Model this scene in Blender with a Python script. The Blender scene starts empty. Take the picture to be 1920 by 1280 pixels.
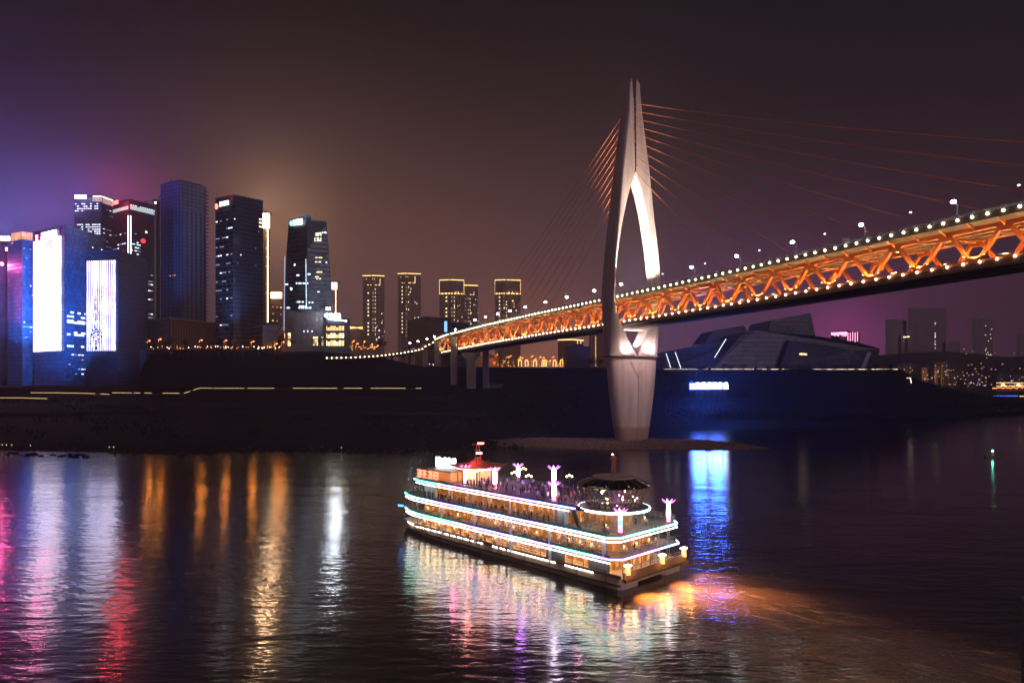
import bpy, bmesh, math, random
from mathutils import Vector, Matrix, noise
R = math.radians
rnd = random.Random(7)
scene = bpy.context.scene
col = scene.collection

# ------------------------------------------------------------------ camera
F, CX, HY, HC = 1280.0, 960.0, 712.0, 32.7
cam_d = bpy.data.cameras.new("camera"); cam = bpy.data.objects.new("camera", cam_d); col.objects.link(cam)
cam.location = (0, 0, HC); cam.rotation_euler = (R(90), 0, 0)
cam_d.lens = 24.0; cam_d.sensor_width = 36.0; cam_d.shift_y = 72 / 1920.0
cam_d.clip_start = 0.5; cam_d.clip_end = 9000
scene.camera = cam

def P(x, y, z):            # photo pixel + distance north -> world point
    return Vector(((x - CX) * z / F, z, HC - (y - HY) * z / F))
def PX(x, z): return (x - CX) * z / F
def PH(y, z): return HC - (y - HY) * z / F

# ------------------------------------------------------------------ colour
def lin(c):
    return tuple(((v / 255.0) / 12.92 if v <= 10 else ((v / 255.0 + 0.055) / 1.055) ** 2.4) for v in c)

# ------------------------------------------------------------------ world: city-lit night sky
world = bpy.data.worlds.new("World"); scene.world = world; world.use_nodes = True
wn, wl = world.node_tree.nodes, world.node_tree.links
wn.clear()
def wnode(t, **k):
    n = wn.new(t)
    for a, b in k.items(): setattr(n, a, b)
    return n
w_out = wnode('ShaderNodeOutputWorld'); w_bg = wnode('ShaderNodeBackground'); wl.new(w_bg.outputs[0], w_out.inputs[0])
tc = wnode('ShaderNodeTexCoord'); nrm = wnode('ShaderNodeVectorMath', operation='NORMALIZE'); wl.new(tc.outputs['Generated'], nrm.inputs[0])
sep = wnode('ShaderNodeSeparateXYZ'); wl.new(nrm.outputs[0], sep.inputs[0])
ramp = wnode('ShaderNodeValToRGB'); wl.new(sep.outputs[2], ramp.inputs[0])
cr = ramp.color_ramp
SKY = [(0.0, (57, 40, 44)), (0.10, (54, 38, 41)), (0.22, (45, 31, 33)), (0.36, (31, 22, 24)), (0.55, (19, 13, 16)), (1.0, (14, 10, 12))]
cr.elements[0].position = 0.0; cr.elements[0].color = (*lin(SKY[0][1]), 1)
cr.elements[1].position = 1.0; cr.elements[1].color = (*lin(SKY[-1][1]), 1)
for p_, c_ in SKY[1:-1]:
    e = cr.elements.new(p_); e.color = (*lin(c_), 1)
acc = ramp.outputs[0]
def lobe(px, py, rad_px, rgb, stretch=1.0):
    """light dome of the lit city over a compass direction"""
    global acc
    d = Vector(((px - CX) / F, 1, (HY - py) / F)).normalized()
    dif = wnode('ShaderNodeVectorMath', operation='SUBTRACT'); wl.new(nrm.outputs[0], dif.inputs[0]); dif.inputs[1].default_value = d
    sc = wnode('ShaderNodeVectorMath', operation='MULTIPLY'); wl.new(dif.outputs[0], sc.inputs[0]); sc.inputs[1].default_value = (1, 1, 1 / stretch)
    ln = wnode('ShaderNodeVectorMath', operation='DOT_PRODUCT'); wl.new(sc.outputs[0], ln.inputs[0]); wl.new(sc.outputs[0], ln.inputs[1])
    m = wnode('ShaderNodeMath', operation='MULTIPLY'); wl.new(ln.outputs['Value'], m.inputs[0]); m.inputs[1].default_value = -1.0 / (rad_px / F) ** 2
    ex = wnode('ShaderNodeMath', operation='EXPONENT'); wl.new(m.outputs[0], ex.inputs[0])
    mu = wnode('ShaderNodeVectorMath', operation='SCALE'); mu.inputs[0].default_value = rgb; wl.new(ex.outputs[0], mu.inputs['Scale'])
    ad = wnode('ShaderNodeVectorMath', operation='ADD'); wl.new(acc, ad.inputs[0]); wl.new(mu.outputs[0], ad.inputs[1])
    acc = ad.outputs[0]
lobe(-90, 480, 300, (0.026, 0.018, 0.105), 0.8)
lobe(50, 420, 120, (0.05, 0.05, 0.26), 0.7)
lobe(235, 365, 70, (0.12, 0.01, 0.04), 0.7)
lobe(520, 470, 240, (0.062, 0.030, 0.014), 1.0)
lobe(515, 415, 85, (0.16, 0.085, 0.035), 1.0)
lobe(880, 620, 420, (0.115, 0.050, 0.040), 0.7)
lobe(1020, 660, 130, (0.20, 0.07, 0.02), 0.7)
lobe(1590, 660, 300, (0.065, 0.012, 0.055), 0.6)
lobe(1580, 640, 80, (0.20, 0.02, 0.13), 0.8)
lobe(1300, 640, 200, (0.03, 0.02, 0.06), 0.8)
sky = wnode('ShaderNodeTexSky', sky_type='NISHITA'); sky.sun_disc = False; sky.sun_elevation = R(-4); sky.sun_rotation = R(170)
sks = wnode('ShaderNodeVectorMath', operation='SCALE'); wl.new(sky.outputs[0], sks.inputs[0]); sks.inputs['Scale'].default_value = 0.05
fin = wnode('ShaderNodeVectorMath', operation='ADD'); wl.new(acc, fin.inputs[0]); wl.new(sks.outputs[0], fin.inputs[1])
wl.new(fin.outputs[0], w_bg.inputs[0]); w_bg.inputs[1].default_value = 1.0
world.cycles.sampling_method = 'MANUAL'; world.cycles.sample_map_resolution = 512

# the lit city behind the camera, one broad low lamp
sd = bpy.data.lights.new("sun", 'SUN'); sun = bpy.data.objects.new("sun", sd); col.objects.link(sun)
sd.energy = 0.60; sd.angle = R(25); sd.color = (1.0, 0.70, 0.74)
sun.rotation_euler = Vector((-0.42, 0.85, -0.30)).to_track_quat('-Z', 'Y').to_euler()

vs = scene.view_settings; vs.view_transform = 'Standard'; vs.look = 'None'; vs.exposure = 0; vs.gamma = 1; vs.use_curve_mapping = False
cy = scene.cycles
cy.use_denoising = True
try: cy.denoiser = 'OPENIMAGEDENOISE'
except Exception: pass
cy.sample_clamp_indirect = 6.0; cy.sample_clamp_direct = 0
cy.max_bounces = 6; cy.diffuse_bounces = 2; cy.glossy_bounces = 3; cy.transmission_bounces = 4; cy.volume_bounces = 0; cy.transparent_max_bounces = 12
cy.caustics_reflective = True; cy.caustics_refractive = False; cy.blur_glossy = 0.2
cy.use_light_tree = True; cy.use_adaptive_sampling = True; cy.adaptive_threshold = 0.02

# ------------------------------------------------------------------ materials
MATS = {}
class NT:
    def __init__(s, name):
        s.m = bpy.data.materials.new(name); s.m.use_nodes = True
        s.n = s.m.node_tree.nodes; s.l = s.m.node_tree.links
        s.b = s.n['Principled BSDF']
    def node(s, t, ins=None, **k):
        n = s.n.new(t)
        for a, b in k.items(): setattr(n, a, b)
        for a, b in (ins or {}).items():
            if hasattr(b, 'is_output'): s.l.new(b, n.inputs[a])
            else: n.inputs[a].default_value = b
        return n
    def math(s, op, a, b=None, c=None):
        n = s.n.new('ShaderNodeMath'); n.operation = op
        for i, v in enumerate((a, b, c)):
            if v is None: continue
            if hasattr(v, 'is_output'): s.l.new(v, n.inputs[i])
            else: n.inputs[i].default_value = v
        return n.outputs[0]
    def mix(s, f, a, b):
        n = s.n.new('ShaderNodeMix'); n.data_type = 'RGBA'
        for i, v in ((0, f), (6, a), (7, b)):
            if hasattr(v, 'is_output'): s.l.new(v, n.inputs[i])
            else: n.inputs[i].default_value = v if i == 0 else (*v[:3], 1)
        return n.outputs[2]
    def set(s, **k):
        for a, b in k.items():
            i = s.b.inputs[a.replace('_', ' ')]
            if hasattr(b, 'is_output'): s.l.new(b, i)
            else: i.default_value = (*b, 1) if isinstance(b, tuple) and len(b) == 3 else b

def surf(name, c, rough=0.6, metal=0.0, var=0.25, scale=0.3, bump=0.0, bscale=2.0, c2=None):
    if name in MATS: return MATS[name]
    t = NT(name)
    tcn = t.node('ShaderNodeTexCoord')
    nz = t.node('ShaderNodeTexNoise', {'Vector': tcn.outputs['Object'], 'Scale': scale, 'Detail': 5.0})
    f = t.node('ShaderNodeMapRange', {'Value': nz.outputs[0], 'From Min': 0.3, 'From Max': 0.7})
    d = tuple(v * (1 - var) for v in c) if c2 is None else c2
    t.set(Base_Color=t.mix(f.outputs[0], d, c), Roughness=rough, Metallic=metal)
    if rough >= .88: t.b.inputs['Specular IOR Level'].default_value = .08
    if bump:
        n2 = t.node('ShaderNodeTexNoise', {'Vector': tcn.outputs['Object'], 'Scale': bscale, 'Detail': 4.0})
        bp = t.node('ShaderNodeBump', {'Strength': bump, 'Height': n2.outputs[0], 'Distance': 0.3}); t.set(Normal=bp.outputs[0])
    MATS[name] = t.m; return t.m

def glow(name, c, s):
    if name in MATS: return MATS[name]
    t = NT(name); t.set(Base_Color=tuple(min(1, v) * 0.5 for v in c), Emission_Color=c, Emission_Strength=s, Roughness=0.5)
    MATS[name] = t.m; return t.m

def facade(name, wall, glass, fh=3.8, bw=3.0, sill=0.3, mull=0.12, rough=0.25, metal=0.5, seed=0.0):
    """curtain wall: floor bands, mullions, and panes that differ a little from each other"""
    if name in MATS: return MATS[name]
    t = NT(name)
    uv = t.node('ShaderNodeUVMap'); sp = t.node('ShaderNodeSeparateXYZ', {'Vector': uv.outputs[0]})
    u = t.math('DIVIDE', sp.outputs[0], bw); v = t.math('DIVIDE', sp.outputs[1], fh)
    fy = t.math('FRACT', v); fx = t.math('FRACT', u)
    win = t.math('MULTIPLY', t.math('GREATER_THAN', fy, sill), t.math('GREATER_THAN', fx, mull))
    cell = t.node('ShaderNodeCombineXYZ', {'X': t.math('FLOOR', u), 'Y': t.math('FLOOR', v), 'Z': seed})
    wn_ = t.node('ShaderNodeTexWhiteNoise', {'Vector': cell.outputs[0]}, noise_dimensions='3D')
    g2 = t.mix(wn_.outputs['Value'], tuple(x * 0.45 for x in glass), tuple(x * 1.35 for x in glass))
    tcn = t.node('ShaderNodeTexCoord')
    nz = t.node('ShaderNodeTexNoise', {'Vector': tcn.outputs['Object'], 'Scale': 0.03, 'Detail': 3.0})
    w2 = t.mix(nz.outputs[0], tuple(x * 0.6 for x in wall), wall)
    t.set(Base_Color=t.mix(win, w2, g2), Roughness=t.math('MULTIPLY_ADD', win, rough - 0.7, 0.7), Metallic=t.math('MULTIPLY', win, metal))
    bp = t.node('ShaderNodeBump', {'Strength': 0.6, 'Height': win, 'Distance': 0.3}); t.set(Normal=bp.outputs[0])
    MATS[name] = t.m; return t.m

# ------------------------------------------------------------------ mesh helpers
def woff(p):
    off = Vector((0, 0, 0)); q = p; ok_ = False
    while q is not None:
        off += Vector(q.location)
        if q.get('_w', False): ok_ = True
        q = q.parent
    return off if ok_ else Vector((0, 0, 0))
class MB:
    def __init__(s): s.v = []; s.f = []; s.mi = []
    def add(s, vs, fs, mi=0):
        o = len(s.v); s.v += [tuple(v) for v in vs]; s.f += [tuple(i + o for i in f) for f in fs]; s.mi += [mi] * len(fs)
    def box(s, c, d, rz=0.0, mi=0):
        x, y, z = d[0] / 2, d[1] / 2, d[2] / 2; ca, sa = math.cos(rz), math.sin(rz)
        vs = []
        for k in (-1, 1):
            for i, j in ((-1, -1), (1, -1), (1, 1), (-1, 1)):
                a, b = i * x, j * y
                vs.append((c[0] + a * ca - b * sa, c[1] + a * sa + b * ca, c[2] + k * z))
        s.add(vs, [(3, 2, 1, 0), (4, 5, 6, 7), (0, 1, 5, 4), (1, 2, 6, 5), (2, 3, 7, 6), (3, 0, 4, 7)], mi)
    def bar(s, p, q, w, h=None, up=(0, 0, 1), mi=0):
        p, q = Vector(p), Vector(q); d = (q - p).normalized(); h = h or w
        sd_ = d.cross(Vector(up))
        if sd_.length < 1e-4: sd_ = Vector((1, 0, 0))
        sd_.normalize(); u = sd_.cross(d).normalized()
        vs = []
        for e in (p, q):
            for a, b in ((-1, -1), (1, -1), (1, 1), (-1, 1)): vs.append(e + sd_ * a * w / 2 + u * b * h / 2)
        s.add(vs, [(3, 2, 1, 0), (4, 5, 6, 7), (0, 1, 5, 4), (1, 2, 6, 5), (2, 3, 7, 6), (3, 0, 4, 7)], mi)
    def tube(s, pts, r, n=8, mi=0):
        pts = [Vector(p) for p in pts]; rr = r if isinstance(r, (list, tuple)) else [r] * len(pts)
        vs = []; fs = []
        for i, p in enumerate(pts):
            d = (pts[min(i + 1, len(pts) - 1)] - pts[max(i - 1, 0)]).normalized()
            a = d.cross(Vector((0, 0, 1)))
            if a.length < 1e-3: a = Vector((1, 0, 0))
            a.normalize(); b = d.cross(a).normalized()
            for k in range(n):
                t = 2 * math.pi * k / n; vs.append(p + (a * math.cos(t) + b * math.sin(t)) * rr[i])
        for i in range(len(pts) - 1):
            for k in range(n):
                k2 = (k + 1) % n; fs.append((i * n + k, i * n + k2, (i + 1) * n + k2, (i + 1) * n + k))
        fs.append(tuple(range(n - 1, -1, -1))); fs.append(tuple((len(pts) - 1) * n + k for k in range(n)))
        s.add(vs, fs, mi)
    def prism(s, poly, z0, z1, mi=0):
        n = len(poly); vs = [(p[0], p[1], z0 if not callable(z0) else z0(i)) for i, p in enumerate(poly)] + [(p[0], p[1], z1 if not callable(z1) else z1(i)) for i, p in enumerate(poly)]
        fs = [tuple(range(n - 1, -1, -1)), tuple(range(n, 2 * n))] + [(i, (i + 1) % n, n + (i + 1) % n, n + i) for i in range(n)]
        s.add(vs, fs, mi)
    def loft(s, rings, cap=True, mi=0, close=True):
        n = len(rings[0]); vs = [p for r in rings for p in r]; fs = []
        for i in range(len(rings) - 1):
            for k in range(n if close else n - 1):
                k2 = (k + 1) % n; fs.append((i * n + k, i * n + k2, (i + 1) * n + k2, (i + 1) * n + k))
        if cap: fs.append(tuple(range(n - 1, -1, -1))); fs.append(tuple((len(rings) - 1) * n + k for k in range(n)))
        s.add(vs, fs, mi)
    def lathe(s, c, prof, n=24, mi=0, cap=False):
        rings = [[(c[0] + r * math.cos(2 * math.pi * k / n), c[1] + r * math.sin(2 * math.pi * k / n), c[2] + z) for k in range(n)] for r, z in prof]
        s.loft(rings, cap, mi)
    def ball(s, c, r, n=8, m=5, mi=0, sz=1.0):
        prof = [(max(1e-3, r * math.sin(math.pi * i / m)), -r * sz * math.cos(math.pi * i / m)) for i in range(m + 1)]
        s.lathe(c, prof, n, mi, True)
    def build(s, name, mat, parent=None, smooth=False, label=None, local=False):
        off = Vector((0, 0, 0)) if local else woff(parent)
        me = bpy.data.meshes.new(name)
        me.from_pydata([(v[0] - off.x, v[1] - off.y, v[2] - off.z) for v in s.v], [], s.f)
        for m in (mat if isinstance(mat, (list, tuple)) else [mat]): me.materials.append(m)
        me.polygons.foreach_set('material_index', s.mi)
        if smooth: me.polygons.foreach_set('use_smooth', [True] * len(me.polygons))
        bm = bmesh.new(); bm.from_mesh(me); bmesh.ops.recalc_face_normals(bm, faces=bm.faces)
        uvl = bm.loops.layers.uv.new('UVMap')
        for f in bm.faces:
            n_ = f.normal
            if abs(n_.z) < 0.7:
                h = math.hypot(n_.x, n_.y) or 1; tx, ty = -n_.y / h, n_.x / h
                for lp in f.loops: lp[uvl].uv = (lp.vert.co.x * tx + lp.vert.co.y * ty, lp.vert.co.z)
            else:
                for lp in f.loops: lp[uvl].uv = (lp.vert.co.x, lp.vert.co.y)
        bm.to_mesh(me); bm.free()
        o = bpy.data.objects.new(name, me); col.objects.link(o)
        if parent is not None: o.parent = parent
        if label: o['label'] = label
        return o

def tag(o, label=None, cat=None, group=None, kind=None):
    if label: o['label'] = label
    if cat: o['category'] = cat
    if group: o['group'] = group
    if kind: o['kind'] = kind
    return o
def empty(name, loc, rz=0.0, label=None, cat=None, group=None):
    o = bpy.data.objects.new(name, None); col.objects.link(o); o.location = loc; o.rotation_euler = (0, 0, rz)
    if rz == 0.0: o['_w'] = True          # children given in world coordinates
    o.empty_display_size = 0.5
    return tag(o, label, cat, group)
def inst(src, parent, loc, rz=0.0, name=None, mat=None):
    o = bpy.data.objects.new(name or src.name.split('.')[0], src.data); col.objects.link(o)
    o.parent = parent
    o.location = Vector(loc) - woff(parent); o.rotation_euler = (0, 0, rz)
    return o
def copy_tree(o, parent=None):
    c = o.copy(); col.objects.link(c); c.parent = parent
    for ch in list(o.children): copy_tree(ch, c)
    return c
ORD = ['first', 'second', 'third', 'fourth', 'fifth', 'sixth', 'seventh', 'eighth', 'ninth', 'tenth', 'eleventh', 'twelfth', 'thirteenth', 'fourteenth', 'fifteenth', 'sixteenth', 'seventeenth', 'eighteenth', 'nineteenth', 'twentieth']
TENS = ['', '', 'twenty', 'thirty', 'forty', 'fifty', 'sixty', 'seventy', 'eighty', 'ninety']
def ordw(n):            # 1 -> first
    if n <= 20: return ORD[n - 1]
    if n % 10 == 0: return TENS[n // 10][:-1] + 'ieth'
    return TENS[n // 10] + '-' + ORD[n % 10 - 1]

t_ = NT('pylon concrete'); g_ = t_.node('ShaderNodeTexCoord'); s3 = t_.node('ShaderNodeSeparateXYZ', {'Vector': g_.outputs['Object']})
mp_ = t_.node('ShaderNodeMapping', {'Vector': g_.outputs['Object'], 'Scale': (0.5, 0.5, 0.035)}); st_ = t_.node('ShaderNodeTexNoise', {'Vector': mp_.outputs[0], 'Scale': 1.0, 'Detail': 6.0, 'Roughness': 0.6})
bl_ = t_.node('ShaderNodeTexNoise', {'Vector': g_.outputs['Object'], 'Scale': 0.12, 'Detail': 4.0})
c1_ = t_.mix(t_.node('ShaderNodeMapRange', {'Value': st_.outputs[0], 'From Min': .38, 'From Max': .62}).outputs[0], (0.45, 0.345, 0.335), (0.64, 0.52, 0.50))
c2_ = t_.mix(t_.node('ShaderNodeMapRange', {'Value': bl_.outputs[0], 'From Min': .35, 'From Max': .65, 'To Max': .4}).outputs[0], c1_, (0.51, 0.405, 0.395))
jn_ = t_.math('LESS_THAN', t_.math('FRACT', t_.math('DIVIDE', s3.outputs[2], 4.5)), 0.02)       # casting joints
c3_ = t_.mix(t_.math('MULTIPLY', jn_, 0.35), c2_, (0.25, 0.20, 0.18))
wl2 = t_.node('ShaderNodeMapRange', {'Value': t_.math('ADD', s3.outputs[2], t_.math('MULTIPLY', st_.outputs[0], 2.0)), 'From Min': 9.5, 'From Max': 11.0})   # flood mark
t_.set(Base_Color=t_.mix(wl2.outputs[0], (0.36, 0.24, 0.19), c3_), Roughness=0.7); concrete = MATS['pylon concrete'] = t_.m
dark_conc = surf('pier concrete', (0.26, 0.21, 0.20), 0.8, var=0.2, scale=0.2)
steel = surf('orange steel', (0.62, 0.145, 0.025), 0.45, var=0.2, scale=0.5)
deck_m = surf('deck concrete', (0.085, 0.045, 0.028), 0.8, var=0.2)
rail_m = surf('rail steel', (0.25, 0.25, 0.25), 0.5, 0.3)
lamp_w = glow('lamp warm white', (1.0, 0.80, 0.52), 18.0)
lamp_c = glow('lamp cool white', (0.92, 0.96, 1.0), 60.0)
sodium = glow('sodium lamp', (1.0, 0.24, 0.04), 3.6)
pole_m = surf('pole paint', (0.22, 0.22, 0.22), 0.5, 0.4)

# ------------------------------------------------------------------ water, land
def water_mat():
    t = NT('river water')
    g = t.node('ShaderNodeNewGeometry')
    pos = g.outputs['Position']
    # stern wake fan: distance behind the boat along its track
    mp = t.node('ShaderNodeMapping', {'Vector': pos, 'Scale': (0.22, 0.62, 0.0), 'Rotation': (0, 0, R(9))})
    n1 = t.node('ShaderNodeTexNoise', {'Vector': mp.outputs[0], 'Scale': 1.0, 'Detail': 3.0, 'Roughness': 0.48, 'Distortion': 0.3})
    mp2 = t.node('ShaderNodeMapping', {'Vector': pos, 'Scale': (0.03, 0.075, 0.0), 'Rotation': (0, 0, R(16))})
    n2 = t.node('ShaderNodeTexNoise', {'Vector': mp2.outputs[0], 'Scale': 1.0, 'Detail': 4.0, 'Roughness': 0.55, 'Distortion': 0.8})
    mp3 = t.node('ShaderNodeMapping', {'Vector': pos, 'Scale': (0.8, 1.9, 0.0), 'Rotation': (0, 0, R(-6))})
    n3 = t.node('ShaderNodeTexNoise', {'Vector': mp3.outputs[0], 'Scale': 1.0, 'Detail': 2.0, 'Roughness': 0.5})
    sep_ = t.node('ShaderNodeSeparateXYZ', {'Vector': pos})
    # waves are stronger near the wake and near us, calm far out
    pt_ = t.node('ShaderNodeTexNoise', {'Vector': t.node('ShaderNodeMapping', {'Vector': pos, 'Scale': (0.010, 0.022, 0.0), 'Rotation': (0, 0, R(25))}).outputs[0], 'Scale': 1.0, 'Detail': 3.0}); ptm = t.node('ShaderNodeMapRange', {'Value': pt_.outputs[0], 'From Min': 0.35, 'From Max': 0.65, 'To Min': 0.55, 'To Max': 1.3})
    near = t.node('ShaderNodeMapRange', {'Value': sep_.outputs[1], 'From Min': 60.0, 'From Max': 240.0, 'To Min': 1.0, 'To Max': 0.42})
    wk = t.node('ShaderNodeMapping', {'Vector': pos, 'Location': (-(42 * math.cos(R(46)) - 84 * math.sin(R(46))) , 0, 0), 'Rotation': (0, 0, 0)})
    # wake mask: ellipse-like band trailing away to the right of the stern
    cx_, cy_ = 45.0, 88.5
    ax = (0.692, -0.722)
    dx = t.math('SUBTRACT', sep_.outputs[0], cx_); dy = t.math('SUBTRACT', sep_.outputs[1], cy_)
    al = t.math('ADD', t.math('MULTIPLY', dx, ax[0]), t.math('MULTIPLY', dy, ax[1]))
    ac = t.math('ADD', t.math('MULTIPLY', dx, -ax[1]), t.math('MULTIPLY', dy, ax[0]))
    q = t.math('ADD', t.math('POWER', t.math('DIVIDE', al, 36.0), 2.0), t.math('POWER', t.math('DIVIDE', ac, 9.5), 2.0))
    qn = t.math('ADD', q, t.math('MULTIPLY', t.math('ADD', t.math('SUBTRACT', n2.outputs[0], 0.5), t.math('MULTIPLY', t.math('SUBTRACT', n1.outputs[0], 0.5), 0.5)), 3.8))
    wake = t.node('ShaderNodeMapRange', {'Value': qn, 'From Min': 1.9, 'From Max': 0.0}); wk_ = wake.outputs[0]
    fv = t.node('ShaderNodeCombineXYZ', {'X': t.math('MULTIPLY', al, 0.10), 'Y': t.math('MULTIPLY', ac, 0.75)}); fn_ = t.node('ShaderNodeTexNoise', {'Vector': fv.outputs[0], 'Scale': 1.0, 'Detail': 7.0, 'Roughness': 0.68, 'Distortion': 0.9})
    h1 = t.math('MULTIPLY', n1.outputs[0], 1.0)
    h2 = t.math('MULTIPLY', n2.outputs[0], 2.6)
    h3 = t.math('MULTIPLY', n3.outputs[0], 0.30)
    hh = t.math('ADD', t.math('ADD', h1, h2), h3)
    amp = t.math('MULTIPLY', near.outputs[0], t.math('MULTIPLY', ptm.outputs[0], 0.125))
    chop = t.math('MULTIPLY', t.math('MULTIPLY', wk_, t.math('ADD', h1, t.math('MULTIPLY', n3.outputs[0], 0.8))), 0.095)
    bp = t.node('ShaderNodeBump', {'Strength': 1.0, 'Height': t.math('ADD', t.math('MULTIPLY', hh, amp), chop), 'Distance': 1.0})
    foam = t.node('ShaderNodeMapRange', {'Value': t.math('MULTIPLY', t.math('POWER', wk_, 0.5), fn_.outputs[0]), 'From Min': 0.47, 'From Max': 0.62, 'To Max': 0.38})
    c = t.mix(wk_, (0.014, 0.010, 0.009), (0.030, 0.016, 0.010))
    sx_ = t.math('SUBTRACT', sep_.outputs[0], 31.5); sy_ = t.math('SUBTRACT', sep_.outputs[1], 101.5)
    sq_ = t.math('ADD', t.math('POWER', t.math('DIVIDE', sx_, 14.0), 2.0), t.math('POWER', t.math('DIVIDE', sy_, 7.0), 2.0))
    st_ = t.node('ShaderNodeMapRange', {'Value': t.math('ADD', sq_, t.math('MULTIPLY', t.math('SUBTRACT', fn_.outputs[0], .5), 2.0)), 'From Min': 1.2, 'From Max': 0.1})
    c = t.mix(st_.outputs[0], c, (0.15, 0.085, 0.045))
    c = t.mix(foam.outputs[0], c, (0.42, 0.33, 0.27))
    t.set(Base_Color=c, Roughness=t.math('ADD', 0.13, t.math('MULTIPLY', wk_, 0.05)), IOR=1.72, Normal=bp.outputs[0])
    t.b.inputs['Specular IOR Level'].default_value = 0.9
    return t.m
mb = MB(); mb.add([(-2500, -80, 0), (2500, -80, 0), (2500, 4200, 0), (-2500, 4200, 0)], [(0, 1, 2, 3)])
tag(mb.build('water', water_mat()), kind='structure')

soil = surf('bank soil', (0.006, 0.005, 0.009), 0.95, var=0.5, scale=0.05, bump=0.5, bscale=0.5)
grav = surf('gravel', (0.26, 0.17, 0.145), 0.95, var=0.65, scale=0.6, bump=1.0, bscale=1.5)

def interp(tab, x):
    if x <= tab[0][0]: return tab[0][1]
    for (a, va), (b, vb) in zip(tab, tab[1:]):
        if x <= b: return va + (vb - va) * (x - a) / (b - a)
    return tab[-1][1]
SHORE = [(-900, 300), (0, 318), (130, 310), (230, 306), (330, 300), (430, 309), (560, 310), (680, 302), (800, 308), (930, 322), (1080, 345), (1180, 372), (1260, 420), (1340, 450), (1450, 468), (1620, 480), (1700, 500), (1780, 545), (1920, 640), (2100, 760), (2700, 1100)]
MIDH = [(-900, 16), (0, 18), (800, 22), (1100, 20), (1300, 17), (1700, 15), (1920, 7), (2100, 2)]
TOPH = [(-900, 27), (255, 28), (275, 55.5), (600, 55.0), (720, 50), (790, 43), (1130, 42), (1250, 42), (1690, 42), (1712, 35), (1760, 26), (1840, 15), (1920, 6), (2050, 3), (2700, 2)]
MB_ = MB(); xs = list(range(-900, 2701, 10)); rows = []
for x in xs:
    zs = interp(SHORE, x); mh = interp(MIDH, x); th = interp(TOPH, x)
    left = x < 1190
    zp = 500 if left else interp([(1190, 500), (1250, 525), (1690, 530), (1760, 600), (1920, 700), (2700, 1160)], x); ph = interp([(50, 20), (60, 22.3), (345, 22.3), (375, 26.3)], x)
    prof = [(zs - 12, -2.0), (zs, -0.15), (zs + 8, 0.9), (zs + 30, 2.6), (zs + 0.35 * (zp - zs) + 18, mh * 0.32), (zs + 0.6 * (zp - zs), mh * 0.52), (zs + 0.85 * (zp - zs), mh * 0.86)]
    if left:
        prof += [(zp - 9, ph - 2.5), (zp - 5, ph), (zp + 16, ph + .2)]
        if th > 30: prof += [(zp + 20, 30), (zp + 27, th - 4), (zp + 34, th)]
        else: prof += [(zp + 20, th), (zp + 27, th), (zp + 34, th)]
    else:
        prof += [(zp, mh), (zp + 12, mh + (th - mh) * 0.22), (zp + 24, mh + (th - mh) * .45), (zp + 38, mh + (th - mh) * .7), (zp + 55, th - 0.6), (zp + 70, th)]
    prof += [(max(zp + 34, 900 if x < 1700 else zs + 260), th), (max(1500 if x < 1700 else zs + 330, zs + 330), th if x < 1700 else -2)]
    row = []
    for i, (z, h) in enumerate(prof):
        X = PX(x, z); w = 0 if i in (0,) or i >= len(prof) - 3 else 1.0
        hn = noise.noise(Vector((X * 0.03, z * 0.05, 0))) * 1.6 * w + noise.noise(Vector((X * 0.15, z * 0.15, 3))) * 0.5 * w
        if i == 1: hn *= 0.25
        if left and i in (7, 8, 9): hn *= 0.1
        row.append((X, z, h + hn))
    rows.append(row)
n = len(rows[0]); fs = []
for i in range(len(rows) - 1):
    for k in range(n - 1): fs.append((i * n + k, (i + 1) * n + k, (i + 1) * n + k + 1, i * n + k + 1))
MB_.add([p for r in rows for p in r], fs)
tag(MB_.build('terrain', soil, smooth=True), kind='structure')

def bar_mesh(cpts, name, mat, hmax, seed, step=1.6):
    """a gravel bank: ridge along cpts [(X,Y,half width,height)]"""
    m_ = MB(); na = 150; nb = 14; vs = []
    for i in range(na + 1):
        t = i / na * (len(cpts) - 1); k = min(int(t), len(cpts) - 2); f = t - k
        a, b = cpts[k], cpts[k + 1]; c = [a[j] * (1 - f) + b[j] * f for j in range(4)]
        d = Vector((b[0] - a[0], b[1] - a[1])).normalized(); nn = Vector((-d.y, d.x))
        for j in range(nb + 1):
            u = j / nb * 2 - 1; w = c[2] * (1 + 0.25 * noise.noise(Vector((i * 0.09, seed, u))))
            X, Y = c[0] + nn.x * u * w, c[1] + nn.y * u * w
            h = c[3] * (1 - u * u) ** 0.8 - 0.25
            h += 0.5 * noise.noise(Vector((X * 0.25, Y * 0.25, seed))) * (1 - abs(u)) + 0.35 * noise.noise(Vector((X * 0.9, Y * 0.9, seed))) * (1 - abs(u) ** 3)
            vs.append((X, Y, h))
    fs = []
    for i in range(na):
        for j in range(nb): fs.append((i * (nb + 1) + j, (i + 1) * (nb + 1) + j, (i + 1) * (nb + 1) + j + 1, i * (nb + 1) + j + 1))
    m_.add(vs, fs)
    return tag(m_.build(name, mat), kind='structure')
bar_mesh([(-25, 352, 6, 0.8), (-8, 352, 16, 2.6), (20, 350, 22, 3.2), (50, 345, 24, 3.2), (75, 343, 20, 3.2), (95, 338, 15, 3.3), (112, 333, 8, 2.0), (124, 328, 1.0, 0.3)], 'gravel_bar', grav, 3, 4.2)
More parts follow.
